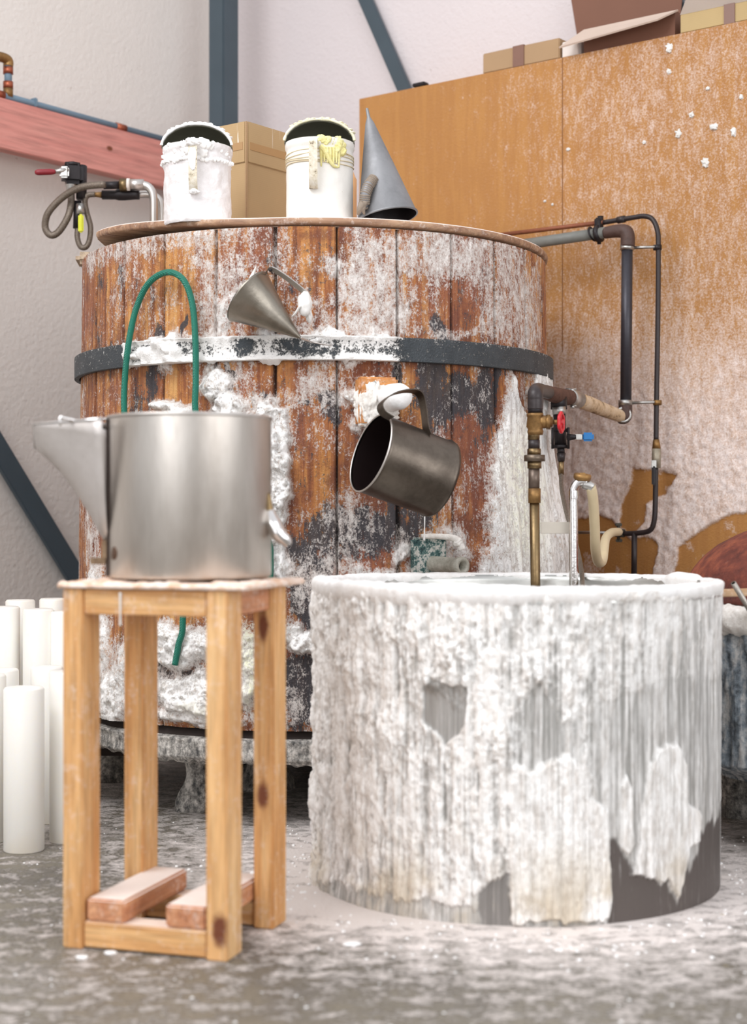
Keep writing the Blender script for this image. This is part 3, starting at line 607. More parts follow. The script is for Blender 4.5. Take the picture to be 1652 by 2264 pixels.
# ------------------------------------------------------------------ things on the lid
def jug(px, d, rim_y, label, seed, yellow=False, hood_h=.058):
    c = P(px, 0, d); R = 75/F*d*.985; z0 = LT_+.001; zr = EYE+(HY-rim_y)/F*(d-R); H = zr-z0
    t = thing('wax_jug', label, 'jug', (c.x, c.y, z0), 'jugs on the barrel lid'); C_ = Vector((c.x, c.y, z0))
    if seed == 1:
        del t['group']
    else: del t['group']
    nr_ = 60; hh = np.linspace(0, 1, 46); tt = np.linspace(0, 2*PI, 145)[:-1]; TT, HH = np.meshgrid(tt, hh)
    rr = R+(.0035 if seed == 1 else .001)*(fbm(np.cos(TT)*5+seed, np.sin(TT)*5+4, HH*9, 4)-.5)*2
    ring = .002*np.exp(-((HH-.80)/.012)**2)+.002*np.exp(-((HH-.84)/.010)**2)+.002*np.exp(-((HH-.76)/.010)**2); rr = rr+ring+.003*ss(.9, .93, HH)
    rr[0] -= .003
    body = grid('body', np.stack([C_.x+rr*np.cos(TT), C_.y+rr*np.sin(TT), z0+H*HH], -1), 144, 46, waxy('jug_wax', (236, 232, 232), (216, 210, 208), 40, .003) if seed == 1 else cream, t, closed=True)
    inn = plain('jug_inside', (120, 118, 104), .5, .4, .25, 12)
    MB().rev((c.x, c.y, z0), (0, 0, 1), [(H, R+.002), (H+.002, R), (H, R-.003), (.01, R-.004), (.01, 0)], 60, False).build('inner_wall', inn, t)
    # hood: half dome rising behind the mouth
    ph = np.linspace(0, PI, 41); ps = np.linspace(0, 1, 16); PH, PS = np.meshgrid(ph, ps); k = np.cos(PS*PI/2)
    yb = c.y-.25*R
    def hd_(o): 
        x = c.x-(R+.004+o)*np.cos(PH)*(.0+np.sqrt(np.clip(1-(PS*.0), 0, 1)))*np.where(PS < .3, 1, np.sqrt(np.clip(1-((PS-.3)/.7*.985)**2, 0, 1)))
        y = yb+(PS*1.24)*R; z = z0+H-.002+(hood_h+o)*np.sin(PH)*np.sqrt(np.clip(1-(PS*.995)**2, 0, 1))
        return np.stack([x, y, z], -1)
    a_ = hd_(0); b_ = hd_(-.004)
    hood = grid('hood', np.concatenate([a_, b_[::-1]*1.0], 0) if False else a_, 41, 16, inn, t)
    sol = hood.modifiers.new('thickness', 'SOLIDIFY'); sol.thickness = .003
    e = [Vector(a_[0, i])+Vector((0, -.002, .002)) for i in range(1, 40)]
    mb = MB().tube(e, [.0025+(.0025*(vn(i*.7+seed*9, 3.3, 1.1))) for i in range(len(e))], 10, 3)
    for i in range(12):
        q = e[int(8+i*2.4)]; mb.blob(q+Vector((0, .008, .003)), (.008, .012, .003+.0025*random.random()), .4, sub=3, seed=i+seed)
    mb.build('hood_wax', waxw if seed == 1 else waxy('hood_cream_wax', (238, 234, 214), (216, 206, 160), 60, .003), hood)
    # handle on the camera side
    yf = c.y-R; hx = c.x+(.001 if seed == 1 else -.012); zt = z0+H-.012; zb_ = z0+H-.125
    pts = [(hx, yf+.004, zt), (hx, yf-.022, zt-.001), (hx, yf-.030, zt-.012), (hx, yf-.030, zt-.05), (hx, yf-.026, zb_+.02), (hx, yf-.012, zb_), (hx, yf+.004, zb_+.001)]
    MB().strap(pts, .021, .005, (1, 0, 0)).build('handle', handlem, t)
    mb = MB(); mt = waxw if seed == 1 else waxyel
    if seed == 1:
        for i in range(34):
            an = -PI/2+random.uniform(-1.45, 1.45); zq = z0+H-.032*abs(random.gauss(0, .55)); q = Vector((c.x+R*math.cos(an), c.y+R*math.sin(an), zq)); s_ = random.uniform(.005, .011)*(1.35 if abs(an+PI/2) < .5 else .55)
            mb.blob(q, (s_*1.3, s_*.55, s_), .5, sub=3, seed=i)
        for i in range(26):
            an = -PI/2+(i-13)*.12; q = Vector((c.x+(R+.002)*math.cos(an), c.y+(R+.002)*math.sin(an), z0+H-.04-.006*random.random())); mb.blob(q, (.007, .003, .006), .5, sub=3, seed=i+50)
        mb.blob((hx, yf-.022, zt+.002), (.020, .018, .012), .5, seed=61).blob((hx, yf-.030, zt-.035), (.011, .006, .03), .3, seed=71); MB().blob((hx+.002, yf-.014, zb_-.002), (.013, .010, .006), .5, seed=77).build('wax_lump', mt, t)
    else:
        for i in range(26):
            an = -PI/2+random.uniform(0, .75); q = Vector((c.x+(R)*math.cos(an), c.y+R*math.sin(an), z0+H-random.uniform(0, .035))); s_ = random.uniform(.005, .011)
            mb.blob(q, (s_*1.2, s_*.5, s_), .5, sub=3, seed=i)
        for i in range(7):
            an = -PI/2+.08+i*.09; q0 = Vector((c.x+(R+.002)*math.cos(an), c.y+(R+.002)*math.sin(an), z0+H-.025)); mb.tube([q0, q0-Vector((0, 0, .02)), q0-Vector((0, 0, random.uniform(.03, .05)))], [.005, .004, .0015], 8)
        mb.tube([Vector((c.x+(R+.003)*math.cos(-PI/2+u), c.y+(R+.003)*math.sin(-PI/2+u), z0+H-.022-.05*ss(0, .5, u)+.0*u)) for u in np.linspace(.05, .6, 8)], [.006, .007, .006, .006, .005, .004, .003, .002], 8)
    mb.build('wax_drips', mt, t)
    if seed == 2:
        mb = MB()
        for i in range(5):
            zq = z0+H*(.70+.035*i); mb.tube([Vector((c.x+(R+.0015)*math.cos(u), c.y+(R+.0015)*math.sin(u), zq+.003*math.sin(u*2+i*1.3))) for u in np.linspace(0, 2*PI, 49)], .0013, 6, 0, False)
        mb.build('string_rings', plain('old_string', (212, 196, 162), .8, 0, .15, 50), t)
    return t
jug(437, 3.93, 312, 'white wax-crusted hooded jug at the left end of the barrel lid', 1)
jug(707, 3.90, 302, 'cream hooded jug with yellow wax drips beside the cardboard box', 2)
# carton
def carton(c0, da, db, wa, wb_, z0, h, mat, name='cardboard_box', label='', tapes=True, flapline=True, flap=0.0):
    da = Vector((da[0], da[1], 0)); db = Vector((db[0], db[1], 0)); c0 = Vector((c0[0], c0[1], z0))
    t = thing(name, label, 'box', c0+da*wa/2+db*wb_/2)
    mb = MB(); rz = math.atan2(db.y, db.x); mb.box(c0+da*wa/2+db*wb_/2+Vector((0, 0, h/2)), (wb_, wa, h), rz, .003); mb.build('carton', mat, t)
    return t, c0, da, db
t, c0, da, db = carton(P(545, 0, 4.13)[:2], (-.799, .602), (.602, .799), .15, .22, LT_+.001, EYE+(HY-268)/F*4.13-LT_, card, label='tall closed brown cardboard box between the two jugs on the lid')
h = EYE+(HY-268)/F*4.13-LT_
for (dr, wd, nn) in ((db, .22, -da), (da, .15, -db)):
    base_ = c0+nn*.0015; R = Matrix((dr, nn, Vector((0, 0, 1)))).transposed()
    MB().box(base_+dr*wd/2+Vector((0, 0, h-.055)), (wd-.006, .004, .108), 0, .0015, R).build('flap', card, t)
    MB().box(base_+nn*.0025+dr*wd/2+Vector((0, 0, h-.05-.015)), (wd-.02, .001, .02), 0, 0, R).build('tape_strip', tape2, t)
MB().box(c0+Vector((0, 0, h/2)), (.007, .007, h-.002), math.radians(50), .002).build('corner_fold', card_pale, t)
# tan and red tin behind the right-hand jug
tt_ = thing('small_tin', 'narrow tan tin with a red base half hidden behind the cream jug', 'tin', P(765, 0, 4.2)[:2]+(LT_+.001,))
q = P(765, 0, 4.2); MB().rev((q.x, q.y, LT_+.05), (0, 0, 1), [(0, .029), (.13, .029), (.135, .026), (.15, .02)], 24).build('body', plain('tan_tin', (206, 158, 112), .5), tt_)
MB().rev((q.x, q.y, LT_+.001), (0, 0, 1), [(0, .0295), (.05, .0295)], 24).build('base_band', plain('red_band', (198, 86, 74), .5), tt_)
# large cone
cg = thing('metal_cone', 'tall grey metal cone standing point-up and leaning on the barrel lid', 'cone', P(857, 0, 3.93)[:2]+(LT_,))
apex = P(812, 243, 3.93); bcn = P(857, 466, 3.90); R_ = .0745; ax = (bcn-apex); L_ = ax.length
low = bcn.z-R_*math.sqrt(max(0, 1-(ax.z/L_)**2)); dz = LT_+.0015-low; apex.z += dz*1; bcn.z += dz
apex.z -= dz
ax = bcn-apex; L_ = ax.length
MB().rev(apex, ax, [(-.004, .0035), (.02, .0045), (.035, .011), (L_*.5, R_*.5+.002), (L_-.006, R_), (L_-.004, R_+.003), (L_, R_+.003), (L_, R_-.001)], 64, False).build('cone_body', galv, cg)
MB().rev(apex, ax, [(L_-.0005, R_-.0015), (L_*.5, R_*.5-.001), (.04, .009), (.035, .001)], 64, False).build('inner_wall', blackiron, cg)
hp = [P(826, 396, 3.86), P(815, 410, 3.845), P(808, 430, 3.84), P(806, 450, 3.845), P(797, 470, 3.87)]
mb = MB().tube(hp, [.010, .012, .012, .011, .008], 14); 
pts = hp
rings = MB()
for i in range(16):
    u = i/16*3.4; k_ = int(u); a_ = pts[k_].lerp(pts[k_+1], u-k_); d_ = (pts[k_+1]-pts[k_]).normalized(); rings.rev(a_, d_, [(-.003, .0115), (0, .0145), (.003, .0115)], 14)
ropem = plain('dirty_rope', (142, 128, 114), .85, 0, .35, 80, .003)
ho_ = mb.build('handle', galv, cg); rings.tube([P(803, 450, 3.83), P(796, 462, 3.83), P(792, 474, 3.84)], [.010, .008, .003], 10).tube([P(808, 446, 3.83), P(803, 462, 3.83), P(806, 474, 3.84)], [.006, .006, .002], 8).build('rope_wrap', ropem, ho_)

# ------------------------------------------------------------------ vat
vat = thing('steel_vat', 'wide round open steel vat coated in dripping white wax on the floor', 'vat', (VC[0], VC[1], 0))
VZ = .612
thf = np.linspace(-1.9, 1.9, 900); thb = np.linspace(1.9, 2*PI-1.9, 102)[1:-1]; th = np.concatenate([thf, thb]); zz = np.linspace(0, VZ, 300)
TH, ZZ = np.meshgrid(th, zz); Uc = np.where(TH > PI, TH-2*PI, TH)*VR
def vuv(pts): return [(chit(x, y, VC, VR)[0]*VR, chit(x, y, VC, VR)[1]) for x, y in pts]
jx = (fbm(Uc*30, ZZ*22, 1)-.5)*.035; jy = (fbm(Uc*60, ZZ*14, 2)-.5)*.06
def vreg(pts, soft=.004, k=1.0): return ss(-soft, soft, polydist(Uc+jx*k, ZZ+jy*k, vuv(pts)))
pv = lambda px: chit(px, 1600, VC, VR)[0]*VR
streak = fbm(Uc*90, ZZ*5, 3, 5); streak2 = fbm(Uc*240, ZZ*8, 5, 3); lumps = fbm(Uc*58, ZZ*30, 6, 5); lum2 = fbm(Uc*130, ZZ*80, 7, 3)
b1 = vreg([(935, 1515), (965, 1500), (1000, 1520), (1035, 1520), (1028, 1600), (1012, 1625), (985, 1645), (960, 1610), (935, 1590)], .003, .35)
b2 = vreg([(1165, 1535), (1192, 1512), (1212, 1560), (1240, 1600), (1330, 1560), (1480, 1500), (1700, 1500), (1700, 2100), (1345, 2100), (1352, 1850), (1300, 1780), (1290, 1700), (1250, 1665), (1170, 1705), (1130, 1680), (1130, 1600), (1150, 1570)], .005, .5)
grad = ss(pv(1200), pv(1480), Uc)*ss(VZ-.02, VZ-.30, ZZ); b2 = np.maximum(b2*ss(pv(1330), pv(1230), Uc), np.clip(grad*1.0+b2*.35*ss(pv(1230), pv(1330), Uc), 0, 1)*ss(pv(1130), pv(1200), Uc))
b3 = vreg([(1055, 1965), (1095, 1950), (1130, 1935), (1132, 2100), (1055, 2100)], .006, .9)
b4 = vreg([(720, 1940), (900, 1985), (1060, 2010), (1130, 2030), (1350, 2030), (1350, 2110), (700, 2110)], .006, .6)
w1 = vreg([(1455, 1660), (1478, 1642), (1500, 1645), (1518, 1690), (1522, 1775), (1550, 1800), (1548, 1860), (1526, 1875), (1515, 1930), (1500, 1985), (1478, 1950), (1430, 1945), (1398, 1930), (1412, 1860), (1424, 1780), (1436, 1700)], .004, .3)
w1 = np.maximum(w1, vreg([(1376, 1740), (1388, 1718), (1398, 1745), (1402, 1860), (1390, 1885), (1374, 1875)], .004, .3))
w2 = vreg([(1130, 1715), (1200, 1700), (1250, 1670), (1285, 1700), (1298, 1760), (1345, 1790), (1352, 1880), (1350, 2035), (1135, 2040)], .003, .4)
film = .30+.55*(streak-.45)+.45*(streak2-.5)
dk = vreg([(1355, 1860), (1400, 1895), (1500, 1990), (1560, 1830), (1600, 1780), (1700, 1800), (1700, 2200), (1340, 2200)], .006, 1.1)  # lower-right area where the floor's dark reflection is painted in
thickness = 1.0-.0*ZZ
core = np.clip(.64+.9*(lumps-.42)+1.5*(streak-.46)+.5*(lum2-.45), .22, 1.0)
rightness = ss(pv(1180), pv(1500), Uc)
core = core*(1-.30*rightness)
W = core*(1-b1*.9)*(1-b3*.9)*(1-b4*.6); W = W*(1-b2)+film*b2; W = W*(1-w2)+.80*w2; W = W*(1-w1)+.78*w1
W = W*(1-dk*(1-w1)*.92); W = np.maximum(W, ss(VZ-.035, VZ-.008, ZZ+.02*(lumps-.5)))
W = np.where(TH > PI, .55, W)
patch = np.maximum.reduce([ell2 for ell2 in [ss(1.2, .3, np.hypot((Uc-chit(x, y, VC, VR)[0]*VR)*F/2.9/rx, (ZZ-chit(x, y, VC, VR)[1])*F/2.9/ry)+(lumps-.5)) for x, y, rx, ry in ((880, 1390, 90, 50), (1010, 1440, 70, 110), (960, 1500, 60, 30), (800, 1330, 70, 40), (830, 1600, 110, 60), (780, 1480, 70, 60), (720, 1660, 40, 120), (705, 1780, 50, 90), (1410, 1310, 60, 25), (1180, 1480, 40, 50), (1110, 1640, 60, 70))]])
Tk = ss(.2, 1.0, W)*(.30+.45*lumps+1.3*(streak-.5)+.5*(lum2-.5))*.012*(1-.45*rightness)+patch*.009*(.4+lum2)+W*.001+.0015*(streak2-.5)*ss(.3, .5, W)
Tk = np.maximum(Tk, 0)+w2*.003+w1*.004
leftp = ss(pv(790), pv(705), Uc); Tk = Tk+leftp*.022*np.clip(lumps-.3, 0, 1)
flare = ss(.05, 0, ZZ)*.008*ss(pv(1100), pv(800), Uc); RR = VR-.004+Tk+flare
V = np.stack([VC[0]+RR*np.sin(TH), VC[1]-RR*np.cos(TH), ZZ], -1)
vm = Mat('vat_steel_with_wax', .5); a = vm.attr('wax'); dkk = vm.attr('dark_refl'); s1_ = vm.noise(1, 5, .7, vm.co((130, 130, 3.5))); s2_ = vm.noise(1, 5, .7, vm.co((60, 60, 22))); n3 = vm.noise(170, 4, .7)
Q_ = lambda x, k: vm.math('MULTIPLY', vm.math('SUBTRACT', x, .5), k)
f = vm.math('ADD', vm.math('ADD', a, Q_(s1_, 1.3)), Q_(s2_, .5)); f = vm.ramp(f, [(.15, 0), (.42, .5), (.85, 1)])
metalc = vm.mix(dkk, vm.mix(vm.ramp(s1_, [(.35, 0), (.65, 1)]), lin(150, 148, 143), lin(196, 194, 191)), lin(96, 88, 84))  # darkest tone paints the floor's reflection into the bare metal colour
wc = vm.mix(vm.ramp(s2_, [(.36, 0), (.54, 1)]), lin(224, 217, 210), lin(248, 246, 243)); wc = vm.mix(vm.ramp(s1_, [(.34, .6), (.46, 0)]), wc, lin(186, 179, 170))
zc = vm.n('ShaderNodeSeparateXYZ'); vm.put(vm.co(), zc.inputs[0]); wc = vm.mix(vm.math('MULTIPLY', vm.math('MULTIPLY', vm.step(zc.outputs[2], .2, .02), vm.ramp(vm.noise(9, 3), [(.42, 0), (.6, 1)])), .7), wc, lin(196, 178, 148))
vm.col(vm.mix(f, metalc, wc)).metal(vm.math('MULTIPLY', vm.math('SUBTRACT', 1, f), .35)).rough(vm.lerp(f, .45, .55)).bump(vm.math('ADD', vm.math('MULTIPLY', f, .5), vm.math('ADD', vm.math('MULTIPLY', s1_, .6), vm.math('MULTIPLY', n3, .2))), .003)
grid('outer_wall', V, len(th), len(zz), vm.m, vat, attrs={'wax': W, 'dark_refl': np.clip(dk+b3*.6+b1*.15, 0, 1)}, closed=True)
MB().rev((VC[0], VC[1], 0), (0, 0, 1), [(VZ-.02, VR-.001), (VZ+.004, VR-.002), (VZ+.004, VR-.016), (VZ-.01, VR-.018), (.02, VR-.018), (.02, 0)], 140, False).build('inner_wall', metalmat('vat_inside_steel', (196, 196, 192), .35, (150, 148, 142), .4, 5), vat)
MB().rev((VC[0], VC[1], 0), (0, 0, 1), [(.3, 0), (.3, VR-.018), (.36, VR-.018)], 100, False).build('molten_wax', waxsoft, vat)
# lumpy rim of wax
rt = np.linspace(0, 2*PI, 721); rs = np.linspace(0, 2*PI, 17)[:-1]; RT, RS = np.meshgrid(rt, rs)
mr = .016+.011*(fbm(np.cos(RT)*9+5, np.sin(RT)*9+5, 2)-.45)+.006*(fbm(np.cos(RT)*30+50, np.sin(RT)*30+50, RS*.0+np.sin(RS)*.8, 4)-.5)
thc = np.arctan2(np.sin(RT), np.cos(RT)); frontness = .5+.5*np.cos(thc); lft = ss(.2, -.8, np.sin(thc)); mr = mr*(.55+.55*frontness*(.6+.4*lft)+.15*lft)
mr = mr+.010*ss(.985, 1.0, np.cos(thc-1.95)); rr_ = VR-.007+mr*1.0*np.cos(RS); rz_ = VZ+.002+mr*(np.where(np.sin(RS) > 0, .75, 1.6))*np.sin(RS)
grid('wax_rim', np.stack([VC[0]+rr_*np.sin(RT), VC[1]-rr_*np.cos(RT), rz_], -1).transpose(1, 0, 2), 16, 721, waxw, vat, closed=True)

# ------------------------------------------------------------------ stool
AX, AY = -.543, 2.724
u2 = Vector((.955, -.2966, 0)); v2 = Vector((.2966, .955, 0)); A_ = Vector((AX, AY, 0)); rz = math.atan2(u2.y, u2.x)
SW = .310; SD = .285; LW, LD = .039, .067; SH = .627
st = thing('wooden_stool', 'tall pale pine stool with dusty lower slats standing on the floor at left', 'stool', A_+u2*SW/2+v2*SD/2)
SO = WO[st.name]
lite, drk = (238, 194, 138), (206, 146, 86)
def inloc(p): q = p-SO; c, s_ = math.cos(-rz), math.sin(-rz); return (q.x*c-q.y*s_, q.x*s_+q.y*c, q.z)
kn1 = inloc(A_+u2*(SW-.014)+Vector((0, 0, .052))); kn2 = inloc(A_+u2*(SW-.02)+v2*(SD-LD)+Vector((0, 0, .245))); kn3 = inloc(A_+u2*(SW-.02)+v2*(SD-LD)+Vector((0, 0, .55)))
woodz = wood('pine_legs', lite, drk, 'z', -rz, ((kn1, (.016, .02, .035)), (kn2, (.014, .03, .030)), (kn3, (.012, .02, .035))), .4, 9)
woodu = wood('pine_rails', lite, drk, 'x', -rz, (), .5, 9, dustup=.7); woodv = wood('pine_slats', (222, 164, 122), (184, 118, 80), 'y', -rz, (), .5, 9, dustup=.93)
def pc(a0, a1, b0, b1, z0, z1, bev=.0025): return MB().box(A_+u2*(a0+a1)/2+v2*(b0+b1)/2+Vector((0, 0, (z0+z1)/2)), (a1-a0, b1-b0, z1-z0), rz, bev)
for a, b in ((0, 0), (SW-LW, 0), (.012, SD-LD-.004), (SW-LW, SD-LD)): pc(a, a+LW, b, b+LD, 0, SH).build('leg', woodz, st)
pc(LW, SW-LW, .004, .04, SH-.045, SH-.001).build('front_rail', woodu, st)
pc(LW, SW-LW, SD-.042, SD-.006, SH-.05, SH-.001).build('back_rail', woodu, st)
pc(SW-LW+.004, SW-.008, LD, SD-LD, SH-.045, SH-.002).build('side_rail', woodv, st); pc(.008, LW-.004, LD, SD-LD, SH-.045, SH-.002).build('side_rail', woodv, st)
pc(LW, SW-LW, .004, .055, .003, .048).build('foot_rail', woodu, st); pc(LW+.01, SW-LW-.002, SD-.06, SD-.012, .003, .048).build('foot_rail', woodu, st)
pc(LW+.004, LW+.077, .006, SD-.014, .0485, .088, .004).build('slat', woodv, st); pc(SW-LW-.078, SW-LW-.002, .006, SD-.014, .0485, .088, .004).build('slat', woodv, st)
# seat board
nu_, nv_ = 120, 100; us = np.linspace(-.006, SW+.034, nu_); vs = np.linspace(-.006, SD+.008, nv_); UU, VV = np.meshgrid(us, vs)
top = SH+.0105+.004*ss(.45, .75, fbm(UU*40+3, VV*40, 2))
ed = np.minimum(np.minimum(UU-us[0], us[-1]-UU), np.minimum(VV-vs[0], vs[-1]-VV)); top = top-.004*ss(.006, 0, ed); wob = .003*(fbm(UU*30, VV*30, 5)-.5)
def pos(zz_, k): x = A_.x+u2.x*UU+v2.x*VV+0; y = A_.y+u2.y*UU+v2.y*VV; return np.stack([x+wob*k, y+wob*k, zz_], -1)
bot = np.full_like(UU, SH+.0005)
tp = pos(top, 1); bt_ = pos(bot, 1)
mb = MB(); N_ = nu_*nv_
mb.v = [tuple(a) for a in tp.reshape(-1, 3)]+[tuple(a) for a in bt_.reshape(-1, 3)]
ii = np.arange(N_).reshape(nv_, nu_)
for i in range(nv_-1):
    for j in range(nu_-1):
        a, b, c, d = int(ii[i, j]), int(ii[i, j+1]), int(ii[i+1, j+1]), int(ii[i+1, j]); mb.f.append((a, b, c, d)); mb.f.append((d+N_, c+N_, b+N_, a+N_))
loop = list(ii[0, :])+list(ii[1:, -1])+list(ii[-1, -2::-1])+list(ii[-2:0:-1, 0])
for i in range(len(loop)): a, b = int(loop[i]), int(loop[(i+1) % len(loop)]); mb.f.append((a, a+N_, b+N_, b))
mb.sm = [True]*len(mb.f)
seatm = Mat('dusty_seat', .6); q = seatm.noise(40, 5, .7); seatm.col(seatm.ramp(q, [(.36, lin(214, 172, 140)), (.55, lin(236, 216, 202))])).bump(q, .003)
mb.build('seat', seatm.m, st)
for (x, y) in ((266, 1358),): 
    mb = MB(); q = P(x, 1310, 2.690); mb.tube([q, q-Vector((0, 0, (y-1310)/F*2.7)), q-Vector((0, 0, (y+25-1310)/F*2.7))], [.0025, .0015, .0022], 8)
mb.build('wax_drip', waxsoft, st)

# ------------------------------------------------------------------ pouring pot
pot = thing('pouring_pot', 'big round stainless pouring pot with a broad side spout on the wooden stool', 'pot', P(420, 0, 2.83)[:2]+(SH+.0155,))
PO = WO[pot.name]; PR = .1475; PH_ = EYE+(HY-914)/F*2.685-PO.z
MB().rev(PO, (0, 0, 1), [(0, 0), (0, PR-.006), (.002, PR-.002), (.006, PR), (PH_-.003, PR), (PH_, PR), (PH_, PR-.002), (.004, PR-.003), (.004, 0)], 120, False).build('body', steel_pot, pot)
MB().tube([PO+Vector((PR*math.cos(t), PR*math.sin(t), PH_)) for t in np.linspace(0, 2*PI, 97)], .0032, 10, 0, False).build('rolled_rim', steel, pot)
MB().strap([PO+Vector((-PR*.965, -PR*.30, .004)), PO+Vector((-PR*.965, -PR*.30, PH_-.004))], .020, .004, (.30, -.955, 0), 0).build('dark_strip', metalmat('refl_band_steel', (84, 72, 66), .45, (48, 38, 36), .7, 12), pot)  # dark strip added in place of the reflected dark band at the left edge
# spout: two curved sheets meeting at a keel
def sx(px, py): return Vector(P(px, py, 2.80))
keel = [(80, 990), (105, 1013), (135, 1042), (165, 1082), (195, 1130), (220, 1175), (243, 1215)]
topl = [(79, 938), (105, 937), (135, 936), (165, 935), (195, 934), (220, 933), (243, 932)]
kp = [sx(*a) for a in keel]; tpz = [sx(*a) for a in topl]
rowsf = []
for sgn in (-1, 1):
    g = np.zeros((9, 7, 3))
    for j in range(7):
        wdt = .018+.062*(j/6)**1.2
        for i in range(9):
            t = i/8; k3 = kp[j].lerp(tpz[j], t); g[i, j] = (k3.x, k3.y+sgn*wdt*(t**.6), k3.z)
    rowsf.append(g)
g = np.concatenate([rowsf[0][::-1], rowsf[1][1:]], 0)
spo = grid('spout', g, 7, 17, metalmat('spout_steel', (212, 206, 202), .5, (170, 160, 150), .4, 8, metal=.75), pot); so = spo.modifiers.new('t', 'SOLIDIFY'); so.thickness = .0018
MB().tube([Vector(g[0, 6])]+[Vector(g[0, j]) for j in (4, 2, 0)]+[Vector(g[8, 0])+Vector((-.001, 0, 0))]+[Vector(g[16, j]) for j in (0, 2, 4, 6)], .0028, 8, 0).build('spout_wire', chrome, pot)
MB().tube([P(132, 922, 2.74), P(185, 934, 2.76), P(240, 948, 2.79)], .003, 8).tube([P(132, 922, 2.74), P(134, 942, 2.74)], .002, 8).tube([P(170, 938, 2.80), P(205, 930, 2.86), P(240, 925, 2.88)], .002, 8).build('cross_wire', chrome, pot)
MB().tube([PO+Vector((PR-.004, -.03, .152)), PO+Vector((PR-.001, -.03, .12)), PO+Vector((PR+.001, -.03, .095))], [.004, .008, .007], 12).build('tap_bracket', oldbrass, pot)
MB().tube([PO+Vector((PR-.002, -.03, .125)), PO+Vector((PR+.004, -.03, .10)), PO+Vector((PR+.014, -.03, .080)), PO+Vector((PR+.027, -.03, .068)), PO+Vector((PR+.033, -.03, .058))], [.006, .014, .015, .012, .007], 18).build('tap', chrome, pot)
MB().box(P(240, 1215, 2.80), (.02, .03, .035), 0, .003).box(P(218, 1240, 2.80), (.03, .012, .012), 0, .002).build('spout_bracket', metalmat('old_bracket', (150, 128, 104), .5, (70, 52, 40), .7, 40), pot)
MB().rev(PO+Vector((-.122, -.078, .045)), (-.82, -.52, 0), [(0, .012), (.003, .012), (.004, .006)], 18).build('rivet_spot', plain('heat_stain', (92, 68, 52), .5, .6, .3, 60), pot)

# ------------------------------------------------------------------ candles
def candle(px, d, top_y, r, label, k):
    p = P(px, 0, d); h = EYE+(HY-top_y)/F*d
    m = MB(); m.rev((p.x, p.y, 0), (0, 0, 1), [(0, 0), (0, r-.002), (.003, r), (h-.006, r), (h-.001, r-.004), (h-.003, r*.7), (h-.004, 0)], 40, False)
    o = tag(m.build('pillar_candle', candlem, at=(p.x, p.y, 0)), label, 'candle', 'pillar candles standing by the left wall')
for i, (px, d, ty, r, lab) in enumerate([
    (53, 3.52, 1518, .0455, 'tall white pillar candle at the front, whole width in view left of the stool'),
    (150, 3.62, 1483, .042, 'white pillar candle half hidden behind the stool\'s left leg'),
    (-30, 3.62, 1490, .045, 'white pillar candle cut by the left edge beside the front one'),
    (104, 3.85, 1472, .040, 'white pillar candle just behind the gap between the front two'),
    (5, 3.80, 1478, .040, 'white pillar candle behind the front one at the far left'),
    (85, 4.05, 1345, .040, 'taller white pillar candle in the back row, directly above the front one'),
    (140, 4.05, 1350, .034, 'taller white pillar candle in the back row nearest the stool leg'),
    (10, 4.08, 1340, .040, 'taller white pillar candle in the back row at the left edge'),
    (45, 4.25, 1325, .040, 'rearmost tall white pillar candle near the left wall, left one'),
    (120, 4.25, 1322, .040, 'rearmost tall white pillar candle near the left wall, right one')]):
    candle(px, d, ty, r, lab, i)

# ------------------------------------------------------------------ left wall: beam and pipes
bo = .14
def lz(px, py, off): return lwall(px, py, off)
pa = lz(0, 215, bo); pb = lz(360, 312, bo); zt = (pa.z+pb.z)/2; bh = (lz(0, 215, bo).z-lz(0, 327, bo).z)
dd = Vector((D1[0], D1[1], 0)); st_ = pa-dd*1.2; en = pb+dd*.75; nr_ = Vector((E1[0], E1[1], 0))
c = (st_+en)/2; c.z = zt-bh/2; c -= nr_*.025
pinkm = wood('pink_timber', (216, 150, 138), (192, 118, 108), 'x', -A0, (), 0, 6)
bq = Vector(c); kb = lz(242, 328, bo)-bq
ca_, sa_ = math.cos(-A0), math.sin(-A0)
pinkm = wood('pink_timber', (212, 148, 136), (200, 130, 120), 'x', -A0, (((kb.x*ca_-kb.y*sa_, kb.x*sa_+kb.y*ca_, kb.z), (.016, .05, .010)),), 0, 6)
bm_ = MB().box(c, ((en-st_).length, .05, bh), A0, .003).build('timber_beam', pinkm, at=c)
tag(bm_, 'pink-stained timber beam running along the left wall', 'beam')
bp = thing('water_pipe', 'thin blue-grey pipe with copper joints lying along the top of the pink beam', 'pipe', lz(150, 255, bo+.0))
y0 = zt+.014
def on(px, z, off=bo-.02): q = lz(px, 0, off); return Vector((q.x, q.y, z))
MB().tube([on(-300, y0), on(420, y0)], .0115, 14, 0).build('pipe', bluepipe, bp)
for px in (-5, 266): q = on(px, y0); MB().tube([q-dd*.022, q+dd*.022], .0145, 16, 0).build('copper_joint', copper, bp)
q = on(75, y0); MB().box(q+Vector((0, 0, .004)), (.014, .028, .030), A0, .003).build('pipe_clip', bluepipe, bp)
q = on(18, y0); MB().tube([q, q+Vector((0, 0, .03))], .016, 14, 0).build('brass_joint', brass, bp)
MB().tube([q+Vector((0, 0, .03)), q+Vector((0, 0, .115))], .0125, 14, 0).build('pipe', bluepipe, bp)
for z_ in (.038, .085): MB().tube([q+Vector((0, 0, z_-.010)), q+Vector((0, 0, z_+.012))], .0165, 16, 0).build('copper_joint', copper, bp)
MB().tube([q+Vector((0, 0, .10)), q+Vector((0, 0, .118))-dd*.0, q+Vector((0, 0, .124))-dd*.02, q+Vector((0, 0, .122))-dd*.05], .0165, 16).build('brass_joint', brass, bp)
